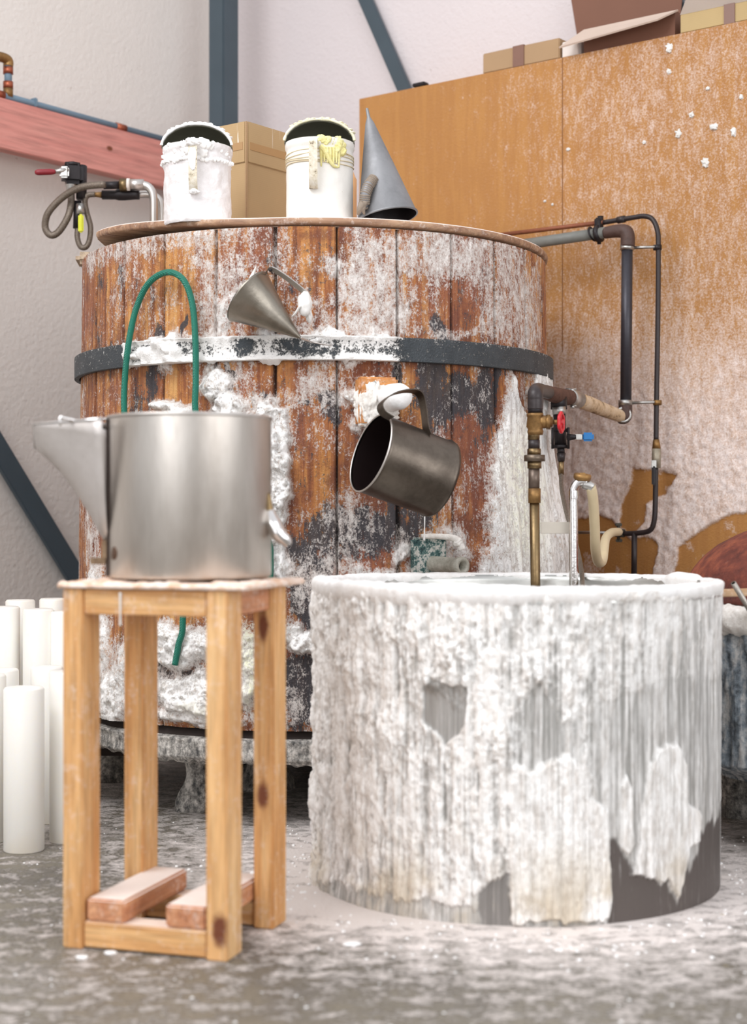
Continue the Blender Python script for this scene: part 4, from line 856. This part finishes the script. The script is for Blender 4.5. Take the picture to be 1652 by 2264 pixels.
MB().tube([q+Vector((0, 0, .122))-dd*.04, q+Vector((0, 0, .10))-dd*.3], .0125, 14, 0).build('pipe', bluepipe, bp)
# valve set hanging below beam
dv_ = 4.72
vs_ = thing('hose_valve_set', 'black ball valve with red lever and two braided hoses below the pink beam', 'valve', P(160, 372, dv_))
B = lambda x, y, d=dv_: P(x, y, d)
MB().tube([B(181, 368, dv_+.02), B(180, 440, dv_)], .016, 14, 0).tube([B(172, 445), B(170, 505)], .012, 14, 0).build('drop_pipe', blackiron, vs_)
mb = MB().box(B(160, 385, dv_-.01), (.062, .06, .065), .3, .012).rev(B(160, 368, dv_-.01), (0, 0, 1), [(0, .026), (.01, .026)], 6); mb.build('valve_body', blackiron, vs_)
MB().box(B(143, 381, dv_-.06), (.028, .02, .034), 0, .005).tube([B(150, 375, dv_-.06), B(118, 380, dv_-.075)], [.009, .006], 10, 0).build('lever_plate', zinc, vs_)
MB().tube([B(122, 380, dv_-.075), B(112, 380, dv_-.08), B(85, 381, dv_-.09), B(79, 381, dv_-.09)], [.006, .009, .009, .006], 12, 3).build('lever_grip', darkred, vs_)
MB().rev(B(157, 406, dv_-.01), (0, 0, -1), [(0, .014), (0, .018), (.006, .018), (.012, .014), (.024, .016)], 18).build('collar', zinc, vs_)
MB().tube([B(157, 418), B(157, 450, dv_-.01), B(150, 480, dv_-.02), B(130, 512, dv_-.02), B(112, 520, dv_-.02), B(100, 502, dv_-.02), B(107, 470, dv_-.03), B(140, 435, dv_-.04), B(180, 414, dv_-.06), B(232, 408, dv_-.08)], .0105, 14, 6).build('braided_hose', braid, vs_)
MB().tube([B(172, 500), B(171, 525), B(178, 545), B(190, 546), B(198, 530), B(200, 500), B(192, 470), B(188, 445), B(194, 432), B(210, 430)], .0085, 14, 6).build('braided_hose', braid, vs_)
MB().tube([B(177, 452, dv_-.03), B(178, 472, dv_-.035)], .012, 10, 0).build('lever_plate', zinc, vs_)
MB().box(B(179, 494, dv_-.04), (.016, .012, .055), 0, .004).build('lever_grip', yellowp, vs_)
# steel pipes rising through the lid edge
d2 = 4.72
sp_ = thing('steel_pipe_loop', 'pair of bent steel pipes rising behind the left side of the barrel lid', 'pipe', P(340, 495, 4.72))
MB().tube([P(285, 408, d2-.02), P(312, 408, d2-.02), P(330, 415, d2-.02), P(339, 435, d2-.02), P(340, 480, d2-.02), P(340, 560, d2-.02)], .0125, 16).build('pipe', steel, sp_)
MB().tube([P(305, 430, d2+.02), P(330, 430, d2+.02), P(350, 440, d2+.02), P(357, 465, d2+.02), P(357, 560, d2+.02)], .0115, 16).build('pipe', steel, sp_)
MB().tube([P(282, 408, d2-.02), P(318, 408, d2-.02)], .0165, 16, 0).build('pipe_joint', steel, sp_)
MB().rev(P(265, 409, d2-.03), (1, 0, 0), [(0, .014), (0, .019), (.022, .019), (.022, .015)], 6).build('hex_nut', oldbrass, sp_)
MB().tube([P(281, 408, d2-.03), P(287, 408, d2-.03)], .0185, 16, 0).build('white_collar', whitecard, sp_)
MB().tube([P(229, 410, d2-.03), P(266, 409, d2-.03)], .0115, 14, 0).build('hose_sleeve', blackiron, sp_)
MB().tube([P(226, 431, d2), P(255, 431, d2), P(262, 430, d2), P(275, 430, d2), P(300, 431, d2), P(308, 431, d2)], [.014, .014, .018, .018, .014, .014], 14, 0).build('black_fitting', blackiron, sp_)
MB().tube([P(204, 430, d2), P(228, 431, d2)], [.006, .010], 12, 0).build('brass_joint', brass, sp_)

# ------------------------------------------------------------------ right pipes
f1 = -.14
b = lambda x, y, o=f1: bpt(x, y, o)
hp_ = thing('heating_pipe', 'thick pipe run leaving the barrel, dropping down the orange board and returning lagged', 'pipe', b(1385, 900))
MB().tube([b(1080, 552), b(1345, 513)], .0165, 18, 0).build('grey_pipe', greypipe, hp_)
MB().tube([b(1320, 518), b(1328, 516)], .026, 14, 0).build('clamp', blackiron, hp_); MB().tube([b(1309, 518), b(1311, 517)], .024, 14, 0).build('clamp', blackiron, hp_)
MB().tube([b(1325, 483), b(1325, 540)], .006, 8, 0).build('clamp_bolt', blackiron, hp_)
MB().tube([b(1338, 515), b(1362, 511), b(1382, 512), b(1388, 522), b(1388, 545)], [.017, .019, .021, .021, .021], 18, 5).build('elbow', elbowm, hp_)
MB().tube([b(1387, 538), b(1384, 895)], .0165, 20, 0).build('dark_pipe', pipebody, hp_)
MB().tube([b(1387, 543), b(1387, 553)], .0205, 18, 0).build('clamp', zinc, hp_); MB().tube([b(1383, 885), b(1383, 896)], .0205, 18, 0).build('clamp', zinc, hp_)
f2 = -.26; b2_ = lambda x, y, o=f2: bpt(x, y, o)
MB().tube([b(1383, 896), b(1383, 912), b(1381, 922), b(1372, 922)], .020, 18).build('elbow', elbowm, hp_)
pe = b(1380, 921)
MB().rev(b(1378, 918), (-.1, -1, 0), [(0, .024), (.02, .024), (.021, .017), (.012, .016)], 24, False).build('union_ring', zinc, hp_)
lag = [b(1378, 922), P(1340, 908, 4.50), P(1300, 892, 4.38), P(1266, 880, 4.28)]
MB().tube(lag, [.018, .020, .0215, .0205], 18).build('lagged_pipe', lagging, hp_)
MB().tube([P(1278, 884, 4.32), P(1256, 877, 4.25)], [.024, .024], 18, 0).build('union', zinc, hp_)
for y in (866, 903): MB().tube([P(1266, y, 4.25), P(1266, y-6, 4.25)], .007, 6, 0).tube([P(1262, y-4, 4.25), P(1275, y-6, 4.25)], .003, 6, 0).build('wing_nut', zinc, hp_)
MB().tube([P(1260, 879, 4.25), P(1232, 875, 4.18), P(1205, 866, 4.10)], [.021, .022, .018], 18).build('rusty_tee', plain('rusty_tee', (88, 58, 46), .75, .1, .5, 60, .004), hp_)
MB().tube([P(1236, 878, 4.19), P(1236, 905, 4.19)], .022, 16, 0).build('tee_branch', blackiron, hp_)
MB().tube([P(1212, 868, 4.11), P(1199, 864, 3.85), P(1188, 862, 3.66), P(1184, 870, 3.605), P(1184, 885, 3.60), P(1184, 905, 3.60)], [.017, .0165, .0165, .018, .018, .018], 18).build('black_elbow', blackpipe, hp_)
# riser into vat
dr = 3.42
R0 = thing('brass_riser', 'brass pipe with red-wheeled gate valve and dark unions dropping into the vat', 'pipe', P(1184, 1300, 3.42))
def V_(x, y): # follows slight slope from elbow to vat
    return P(x, y, 3.60)
def pipe2(nm, x0, y0, x1, y1, r, mat, seg=20): return MB().tube([V_(x0, y0), V_(x1, y1)], r, seg, 0).build(nm, mat, R0)
pipe2('black_sleeve', 1184, 900, 1184, 914, .017, blackiron); pipe2('white_collar', 1183, 908, 1183, 914, .0155, whitecard)
MB().rev(V_(1183, 914), V_(1184, 950)-V_(1183, 914), [(0, .0195), (.006, .0195), (.008, .018), (.03, .021), (.036, .017), (.042, .019), (.05, .017)], 20).tube([V_(1183, 932), V_(1205, 933), V_(1222, 933)], [.017, .015, .012], 16, 0).rev(V_(1208, 933), (1, -.2, 0), [(0, .0175), (.01, .0175)], 6).build('gate_valve', brass, R0)
MB().tube([V_(1222, 933), V_(1240, 934)], .0055, 12, 0).build('valve_stem', brass, R0)
wc_ = V_(1241, 934); wa = Vector((.93, -.36, 0)).normalized(); wu = Vector((0, 0, 1)); wv = wa.cross(wu)
mb = MB().tube([wc_+(wu*math.cos(t)+wv*math.sin(t))*.021*(1+.05*math.cos(t*6)) for t in np.linspace(0, 2*PI, 49)], .0042, 10, 0, False).rev(wc_-wa*.005, wa, [(0, .007), (.01, .007)], 14)
for k_ in range(3):
    t = k_*2*PI/3+.4; mb.tube([wc_, wc_+(wu*math.cos(t)+wv*math.sin(t))*.021], .0032, 8, 0)
mb.build('red_handwheel', redp, R0)
pipe2('brass_sleeve', 1181, 950, 1180, 973, .0135, oldbrass); pipe2('dark_union', 1181, 973, 1181, 992, .0135, blackpipe)
pipe2('hex_nut', 1181, 992, 1181, 1006, .016, oldbrass, 6); pipe2('hex_nut', 1182, 1006, 1182, 1020, .0245, plain('bronze_nut', (112, 98, 84), .4, .7, .3, 40), 6); pipe2('hex_nut', 1182, 1020, 1182, 1036, .0165, oldbrass, 8)
pipe2('dark_pipe', 1181, 1036, 1181, 1082, .0130, plain('dull_bronze_pipe', (104, 90, 80), .4, .6, .35, 30)); pipe2('brass_sleeve', 1182, 1080, 1182, 1112, .0145, brass)
MB().tube([V_(1182, 1110), V_(1184, 1284), P(1185, 1330, 3.60)], .0115, 20, 0).build('brass_pipe', oldbrass, R0)
MB().box(P(1228, 1167, 3.60), (.068, .004, .027), 0, .001).build('bracket_strip', plain('painted_strip', (188, 180, 168), .5, .3, .1, 30), R0)
# blue-handled ball valve and hose
bvv = thing('ball_valve', 'black ball valve with a blue lever beside the brass riser', 'valve', P(1242, 985, 4.19))
q = lambda x, y, d=4.17: P(x, y, d)
MB().tube([q(1236, 900), q(1237, 916)], .018, 16, 0).build('white_collar', zinc, bvv)
mb = MB().tube([q(1237, 914), q(1240, 990)], .0165, 16, 0).tube([q(1240, 988), q(1241, 1003)], .010, 12, 0)
for y in (948, 984): mb.tube([q(1240, y), q(1240, y+7)], .0225, 8, 0)
for x in (1222, 1257): mb.tube([q(x, 945, 4.15), q(x, 992, 4.15)], .0035, 8, 0)
mb.tube([q(1255, 967, 4.13), q(1275, 966, 4.12)], [.010, .006], 10, 0).build('valve_body', blackiron, bvv)
MB().box(q(1280, 966, 4.12), (.022, .006, .014), 0, .002).build('lever', zinc, bvv); MB().box(q(1300, 966, 4.12), (.032, .012, .023), 0, .005).build('lever_grip', bluep, bvv)
MB().tube([q(1241, 1002), q(1241, 1020)], [.012, .009], 12, 0).build('hose_nut', blackpipe, bvv)
MB().tube([q(1241, 1018), q(1241, 1050)], .0075, 12, 0).build('hose_sleeve', oldbrass, bvv)
MB().tube([q(1241, 1048), q(1242, 1080, 4.12), q(1252, 1130, 4.0), q(1270, 1190, 3.85), q(1284, 1250, 3.68), q(1289, 1300, 3.55)], .0058, 12).build('braided_hose', braid, bvv)
# chrome pipe into vat with brass cap
dc = 3.58
cp = thing('chrome_pipe', 'bright chrome pipe with a brass cap standing in the vat', 'pipe', P(1270, 1300, dc))
MB().tube([P(1269, 1330, dc), P(1268, 1180, dc), P(1267, 1100, dc), P(1269, 1080, dc), P(1280, 1066, dc), P(1297, 1066, dc)], .0105, 20, 6).build('pipe', chrome, cp)
MB().rev(P(1268, 1104, dc), (0, 0, 1), [(0, .0115), (.004, .0118), (.02, .0115)], 20, False).build('sleeve', chrome, cp)
mb = MB().rev(P(1287, 1061, dc), (.1, -.15, 1), [(0, .018), (.004, .021), (.012, .021), (.014, .017)], 10).box(P(1288, 1049, dc-.015), (.016, .008, .008), 0, .002); mb.build('brass_cap', brass, cp)
MB().tube([P(1288, 1070, dc), P(1302, 1073, dc), P(1310, 1078, dc)], [.010, .012, .012], 14, 3).build('hose_clamp', zinc, cp)
# cream hose
tag(MB().tube([P(1306, 1076, 3.58), P(1311, 1100, 3.60), P(1315, 1160, 3.66), P(1317, 1215, 3.72), P(1323, 1242, 3.80), P(1332, 1240, 3.9), P(1336, 1215, 4.0), P(1340, 1190, 4.15), P(1352, 1178, 4.3), P(1368, 1176, 4.45)], .0120, 18, 7).build('cream_hose', creamhose), 'cream rubber hose hanging in a U from the chrome pipe', 'hose')
# thin black pipe
tp_ = thing('thin_black_pipe', 'thin dark pipe bending down the orange board right of the thick pipe', 'pipe', bpt(1403, 1265, -.10))
g_ = lambda x, y, o=-.10: bpt(x, y, o)
MB().tube([g_(1060, 525), g_(1340, 491)], .0068, 12, 0).build('rusty_length', rustpipe, tp_)
MB().tube([g_(1335, 492), g_(1400, 481), g_(1425, 478), g_(1443, 485), g_(1454, 510), g_(1456, 550), g_(1455, 700), g_(1452, 880), g_(1451, 975)], .0075, 14, 6).build('bent_length', blackpipe, tp_)
MB().tube([g_(1366, 487), g_(1382, 484)], .0105, 12, 0).build('sleeve', blackpipe, tp_)
MB().tube([g_(1328, 478), g_(1328, 508)], .009, 8, 0).box(g_(1322, 493), (.02, .02, .03), 0, .004).build('clamp', blackiron, tp_)
for y in (548, 891): MB().tube([g_(1395, y, -.13), g_(1448, y-2, -.11)], .0045, 10, 0).build('threaded_rod', zinc, tp_); MB().tube([g_(1454, y-6), g_(1454, y+5)], .0125, 12, 0).build('clamp', blackiron if y == 548 else brass, tp_)
MB().tube([g_(1451, 972), g_(1452, 992)], [.009, .013], 14, 0).build('brass_nut', brass, tp_)
MB().tube([g_(1452, 992), g_(1451, 1035)], .0135, 14, 0).build('valve_body', plain('weathered_valve', (160, 150, 132), .5, .5, .5, 60, .001), tp_)
MB().box(g_(1446, 1052, -.13), (.012, .012, .055), 0, .003).build('lever_grip', blackiron, tp_); MB().box(g_(1446, 1026, -.13), (.014, .006, .022), 0, .001).build('lever', zinc, tp_)
MB().tube([g_(1450, 1033), g_(1449, 1120), g_(1446, 1155), g_(1438, 1172), g_(1418, 1178), g_(1380, 1180)], .0078, 14, 6).tube([g_(1403, 1178), g_(1402, 1290)], .0085, 14, 0).build('bent_length', blackpipe, tp_)
MB().tube([g_(1362, 1178), g_(1380, 1179)], .0125, 12, 0).tube([g_(1368, 1160), g_(1368, 1195)], .005, 8, 0).box(g_(1368, 1160), (.022, .006, .01), .3, .002).box(g_(1369, 1195), (.02, .006, .01), -.3, .002).build('clamp', plain('tarnished_clamp', (78, 74, 64), .5, .5, .4, 60), tp_)
MB().tube([g_(1262, 1177), g_(1350, 1178)], .0048, 10, 0).build('threaded_rod', zinc, tp_)

# ------------------------------------------------------------------ cartons on top of the board
def bq(s_, o_, z_): return board(s_, o_, z_)
def box_on(sa, sb, oa, ob, h, mat, name, label, parts=()):
    t = thing(name, label, 'box', bq((sa+sb)/2, (oa+ob)/2, PT)); bbox(sa, sb, oa, ob, PT+.001, PT+h, bev=.003).build('carton', mat, t); return t
sx_ = board_s
t = box_on(sx_(1066), sx_(1236), .004, .22, .066, card_pale, 'cardboard_box', 'low flat tan carton with brown tape, leftmost on the orange board')
bbox(sx_(1134), sx_(1158), -.0005, .221, PT+.001, PT+.0675, bev=0).build('tape_strip', tape, t)
bbox(sx_(1090), sx_(1150), .02, .2, PT+.068, PT+.071, bev=0).build('flap', card_pale, t)
t = thing('white_pack', 'small white pack on the orange board between flat carton and open carton', 'pack', bq(sx_(1260), .05, PT)); bbox(sx_(1241), sx_(1276), .006, .12, PT+.001, PT+.05, bev=.002).build('pack_body', whitecard, t)
t = thing('cardboard_box', 'open dark brown carton with raised flaps on top of the orange board', 'box', bq(sx_(1385), .15, PT))
sa, sb = sx_(1284), sx_(1486)
for a in ((sa, sb, .02, .026, 0, .08), (board_s(1286, .24), sb, .24, .246, 0, .08), (sa, sa+.006, .02, .26, 0, .08), (sb-.006, sb, .02, .26, 0, .08), (sa, sb, .02, .26, 0, .005)):
    bbox(a[0], a[1], a[2], a[3], PT+a[4]+.001, PT+a[5], bev=0).build('carton_side', card_dark, t)
def sheet(pts, th=.005):
    mb = MB(); v = [Vector(p) for p in pts]; n = (v[1]-v[0]).cross(v[3]-v[0]).normalized()*th
    V = v+[a+n for a in v]; return mb.add(V, [(3, 2, 1, 0), (4, 5, 6, 7), (0, 1, 5, 4), (1, 2, 6, 5), (2, 3, 7, 6), (3, 0, 4, 7)], False)
ra, rb = board_s(1286, .24), board_s(1500, .24)
sheet([bq(ra, .24, PT+.06), bq(rb, .24, PT+.06), bq(rb+.005, .29, PT+.34), bq(ra-.075, .29, PT+.34)]).build('raised_flap', card_dark, t)
sheet([bq(sa-.0, .02, PT+.08), bq(sb+.01, .02, PT+.08), bq(sb-.02, -.055, PT+.038), bq(sa-.045, -.055, PT+.016)]).build('front_flap', cardboard('flap_card', (208, 186, 170)), t)
t = thing('cardboard_box', 'tan carton with pale open top flap at the right end of the orange board', 'box', bq(sx_(1580), .15, PT))
bbox(sx_(1502), sx_(1502)+.42, .006, .27, PT+.001, PT+.060, bev=.003).build('carton', cardboard('carton_tan', (196, 170, 122)), t)
bbox(sx_(1600), sx_(1624), .002, .272, PT+.001, PT+.061, bev=0).build('tape_strip', tape, t)
sheet([bq(sx_(1502), .008, PT+.061), bq(sx_(1502)+.42, .008, PT+.061), bq(sx_(1502)+.42, -.10, PT+.13), bq(sx_(1502)+.10, -.10, PT+.13)]).build('top_flap', whitecard, t)

# ------------------------------------------------------------------ second tub at the right
tc_ = Vector((1.06, 3.74, 0)); tr = .35
tub = thing('concrete_tub', 'crusted grey tub on a stand, mostly hidden behind the vat at right', 'tub', tc_)
tz = np.linspace(0, 1, 120); tt = np.linspace(0, 2*PI, 361)[:-1]; TT, TZ = np.meshgrid(tt, tz)
zt_ = .565
lx_ = fbm(np.cos(TT)*22+30, np.sin(TT)*22+30, TZ*9, 4)
rr = tr-.02+.03*(lx_-.5)-.10*ss(.15, 0, TZ)+.012*fbm(TT*30, TZ*3, 3)
tubm = Mat('blue_grey_crust', .7); n2 = tubm.noise(60, 6, .75); n3 = tubm.noise(1, 5, .6, tubm.co((50, 50, 8)))
tubm.col(tubm.ramp(tubm.lerp(.6, n2, n3), [(.36, lin(62, 68, 74)), (.48, lin(136, 146, 154)), (.62, lin(220, 218, 214))])).bump(n2, .005)
grid('body', np.stack([tc_.x+rr*np.cos(TT), tc_.y+rr*np.sin(TT), .14+(zt_-.07-.14)*TZ], -1), 360, 120, tubm.m, tub, closed=True)
MB().rev(tc_, (0, 0, 1), [(.16, 0), (.16, tr-.09)], 60, False).build('underside', tm, tub)
cz = np.linspace(0, 2*PI, 41)[:-1]; tt = np.linspace(0, 2*PI, 361); CT, CZ = np.meshgrid(tt, cz); m_ = .9+.35*(fbm(np.cos(CT)*20+30, np.sin(CT)*20+30, 2*np.sin(CZ), 4)-.5)
grid('crust_slab', np.stack([tc_.x+(tr-.03+.05*m_*np.cos(CZ))*np.cos(CT), tc_.y+(tr-.03+.05*m_*np.cos(CZ))*np.sin(CT), zt_-.04+.038*m_*np.sin(CZ)-.012*(np.sin(CZ) < -.3)*fbm(CT*50, 0*CT, 3)], -1).transpose(1, 0, 2), 40, 361, crust, tub, closed=True)
MB().rev(tc_, (0, 0, 1), [(zt_-.03, 0), (zt_-.03, tr-.02), (zt_-.012, tr-.05), (zt_-.012, 0)], 60, False).build('top_board', plain('top_crust', (176, 158, 142), .8, 0, .3, 40, .004), tub)
for an in (-2.2, -1.0, .5, 2.2): MB().rev(tc_+Vector((.24*math.cos(an), .24*math.sin(an), 0)), (0, 0, 1), [(0, .05), (.06, .04), (.165, .06)], 20).build('foot', basem.m, tub)
# rusty dome
rm = Mat('rust_brown', .8); n2 = rm.noise(26, 6, .7, rm.co((1, 1, .8))); n3 = rm.noise(8, 4)
rm.col(rm.mix(rm.ramp(rm.noise(50, 4, .7), [(.70, 0), (.75, .5)]), rm.ramp(rm.lerp(.5, n2, n3), [(.36, lin(58, 24, 20)), (.5, lin(110, 52, 38)), (.64, lin(156, 84, 56))]), lin(188, 168, 160))).bump(n2, .008)
dm = MB(); q = [(.0, .0), (0, .347), (.012, .347)]+[(.012+.185*math.sin(a), .342*math.cos(a)) for a in np.linspace(0, PI/2-.01, 26)]+[(.197, 0)]
dm.rev(tc_+Vector((.03, -.03, zt_-.010)), (0, 0, 1), q, 120, False)
v = np.array(dm.v); dn = (fbm(v[:, 0]*26, v[:, 1]*26, v[:, 2]*26, 4)-.5)*.008; v[:, 2] += dn*(v[:, 2] > zt_+.02); dm.v = [tuple(a) for a in v]
tag(dm.build('domed_lid', rm.m, at=tc_+Vector((.03, -.03, zt_-.01))), 'rust-brown domed lid sitting on the crusted tub at the right edge', 'lid')
yw = 3.355
tag(flat(P(1570, 1312, 3.42), P(1760, 1306, 3.43), .035, .016, (0, 0, 1)).build('wooden_batten', wood('batten_wood', (206, 176, 140), (168, 130, 96), 'x', 0, (), .6)), 'thin pale batten lying across the tub in front of the rusty lid', 'batten')
pt_ = thing('metal_tube', 'short grey metal tube leaning on the batten at the right edge', 'tube', P(1635, 1320, 3.36))
a_, c_ = P(1622, 1289, 3.35), P(1672, 1372, 3.40)
MB().rev(a_, c_-a_, [(0, .0042), (0, .0062), ((c_-a_).length, .0062)], 18, False).rev(a_, c_-a_, [(0, .0042), (.09, .0042)], 18, False).build('tube_wall', metalmat('dull_tube', (176, 170, 162), .4, (100, 92, 84), .7, 50), pt_)

# ------------------------------------------------------------------ crumbs of wax on the floor
mb = MB()
def floorpt(px, py): d = EYE*F/(py-HY); return P(px, py, d)
for (x, y, s_) in [(777, 2088, .012), (182, 2118, .008), (243, 2108, .008), (300, 2100, .006), (560, 1932, .006)]: mb.blob(floorpt(x, y)+Vector((0, 0, .001)), (s_*1.4, s_, .004), .5, sub=2, seed=x)
for i in range(420):
    an = random.uniform(0, 2*PI); r = VR+.02+abs(random.gauss(0, .16)); q = Vector((VC[0]+r*math.sin(an), VC[1]-r*math.cos(an), .001)); s_ = random.uniform(.0015, .005)
    if (q.xy-Vector(BC)).length > BR*.8 and (q-tc_).length > .36: mb.blob(q, (s_, s_, s_*.6), .4, sub=1, seed=i)
for i in range(380):
    q = Vector((random.uniform(-1.0, 1.0), random.uniform(2.1, 3.9), .001)); s_ = random.uniform(.001, .0035)
    if (q.xy-Vector(VC)).length > VR+.01: mb.blob(q, (s_, s_, s_*.6), .4, sub=1, seed=i)
o = mb.build('wax_crumbs', waxw, at=(0, 2.8, 0)); o['kind'] = 'stuff'; tag(o, 'scattered crumbs of white wax over the concrete floor', 'wax crumbs')
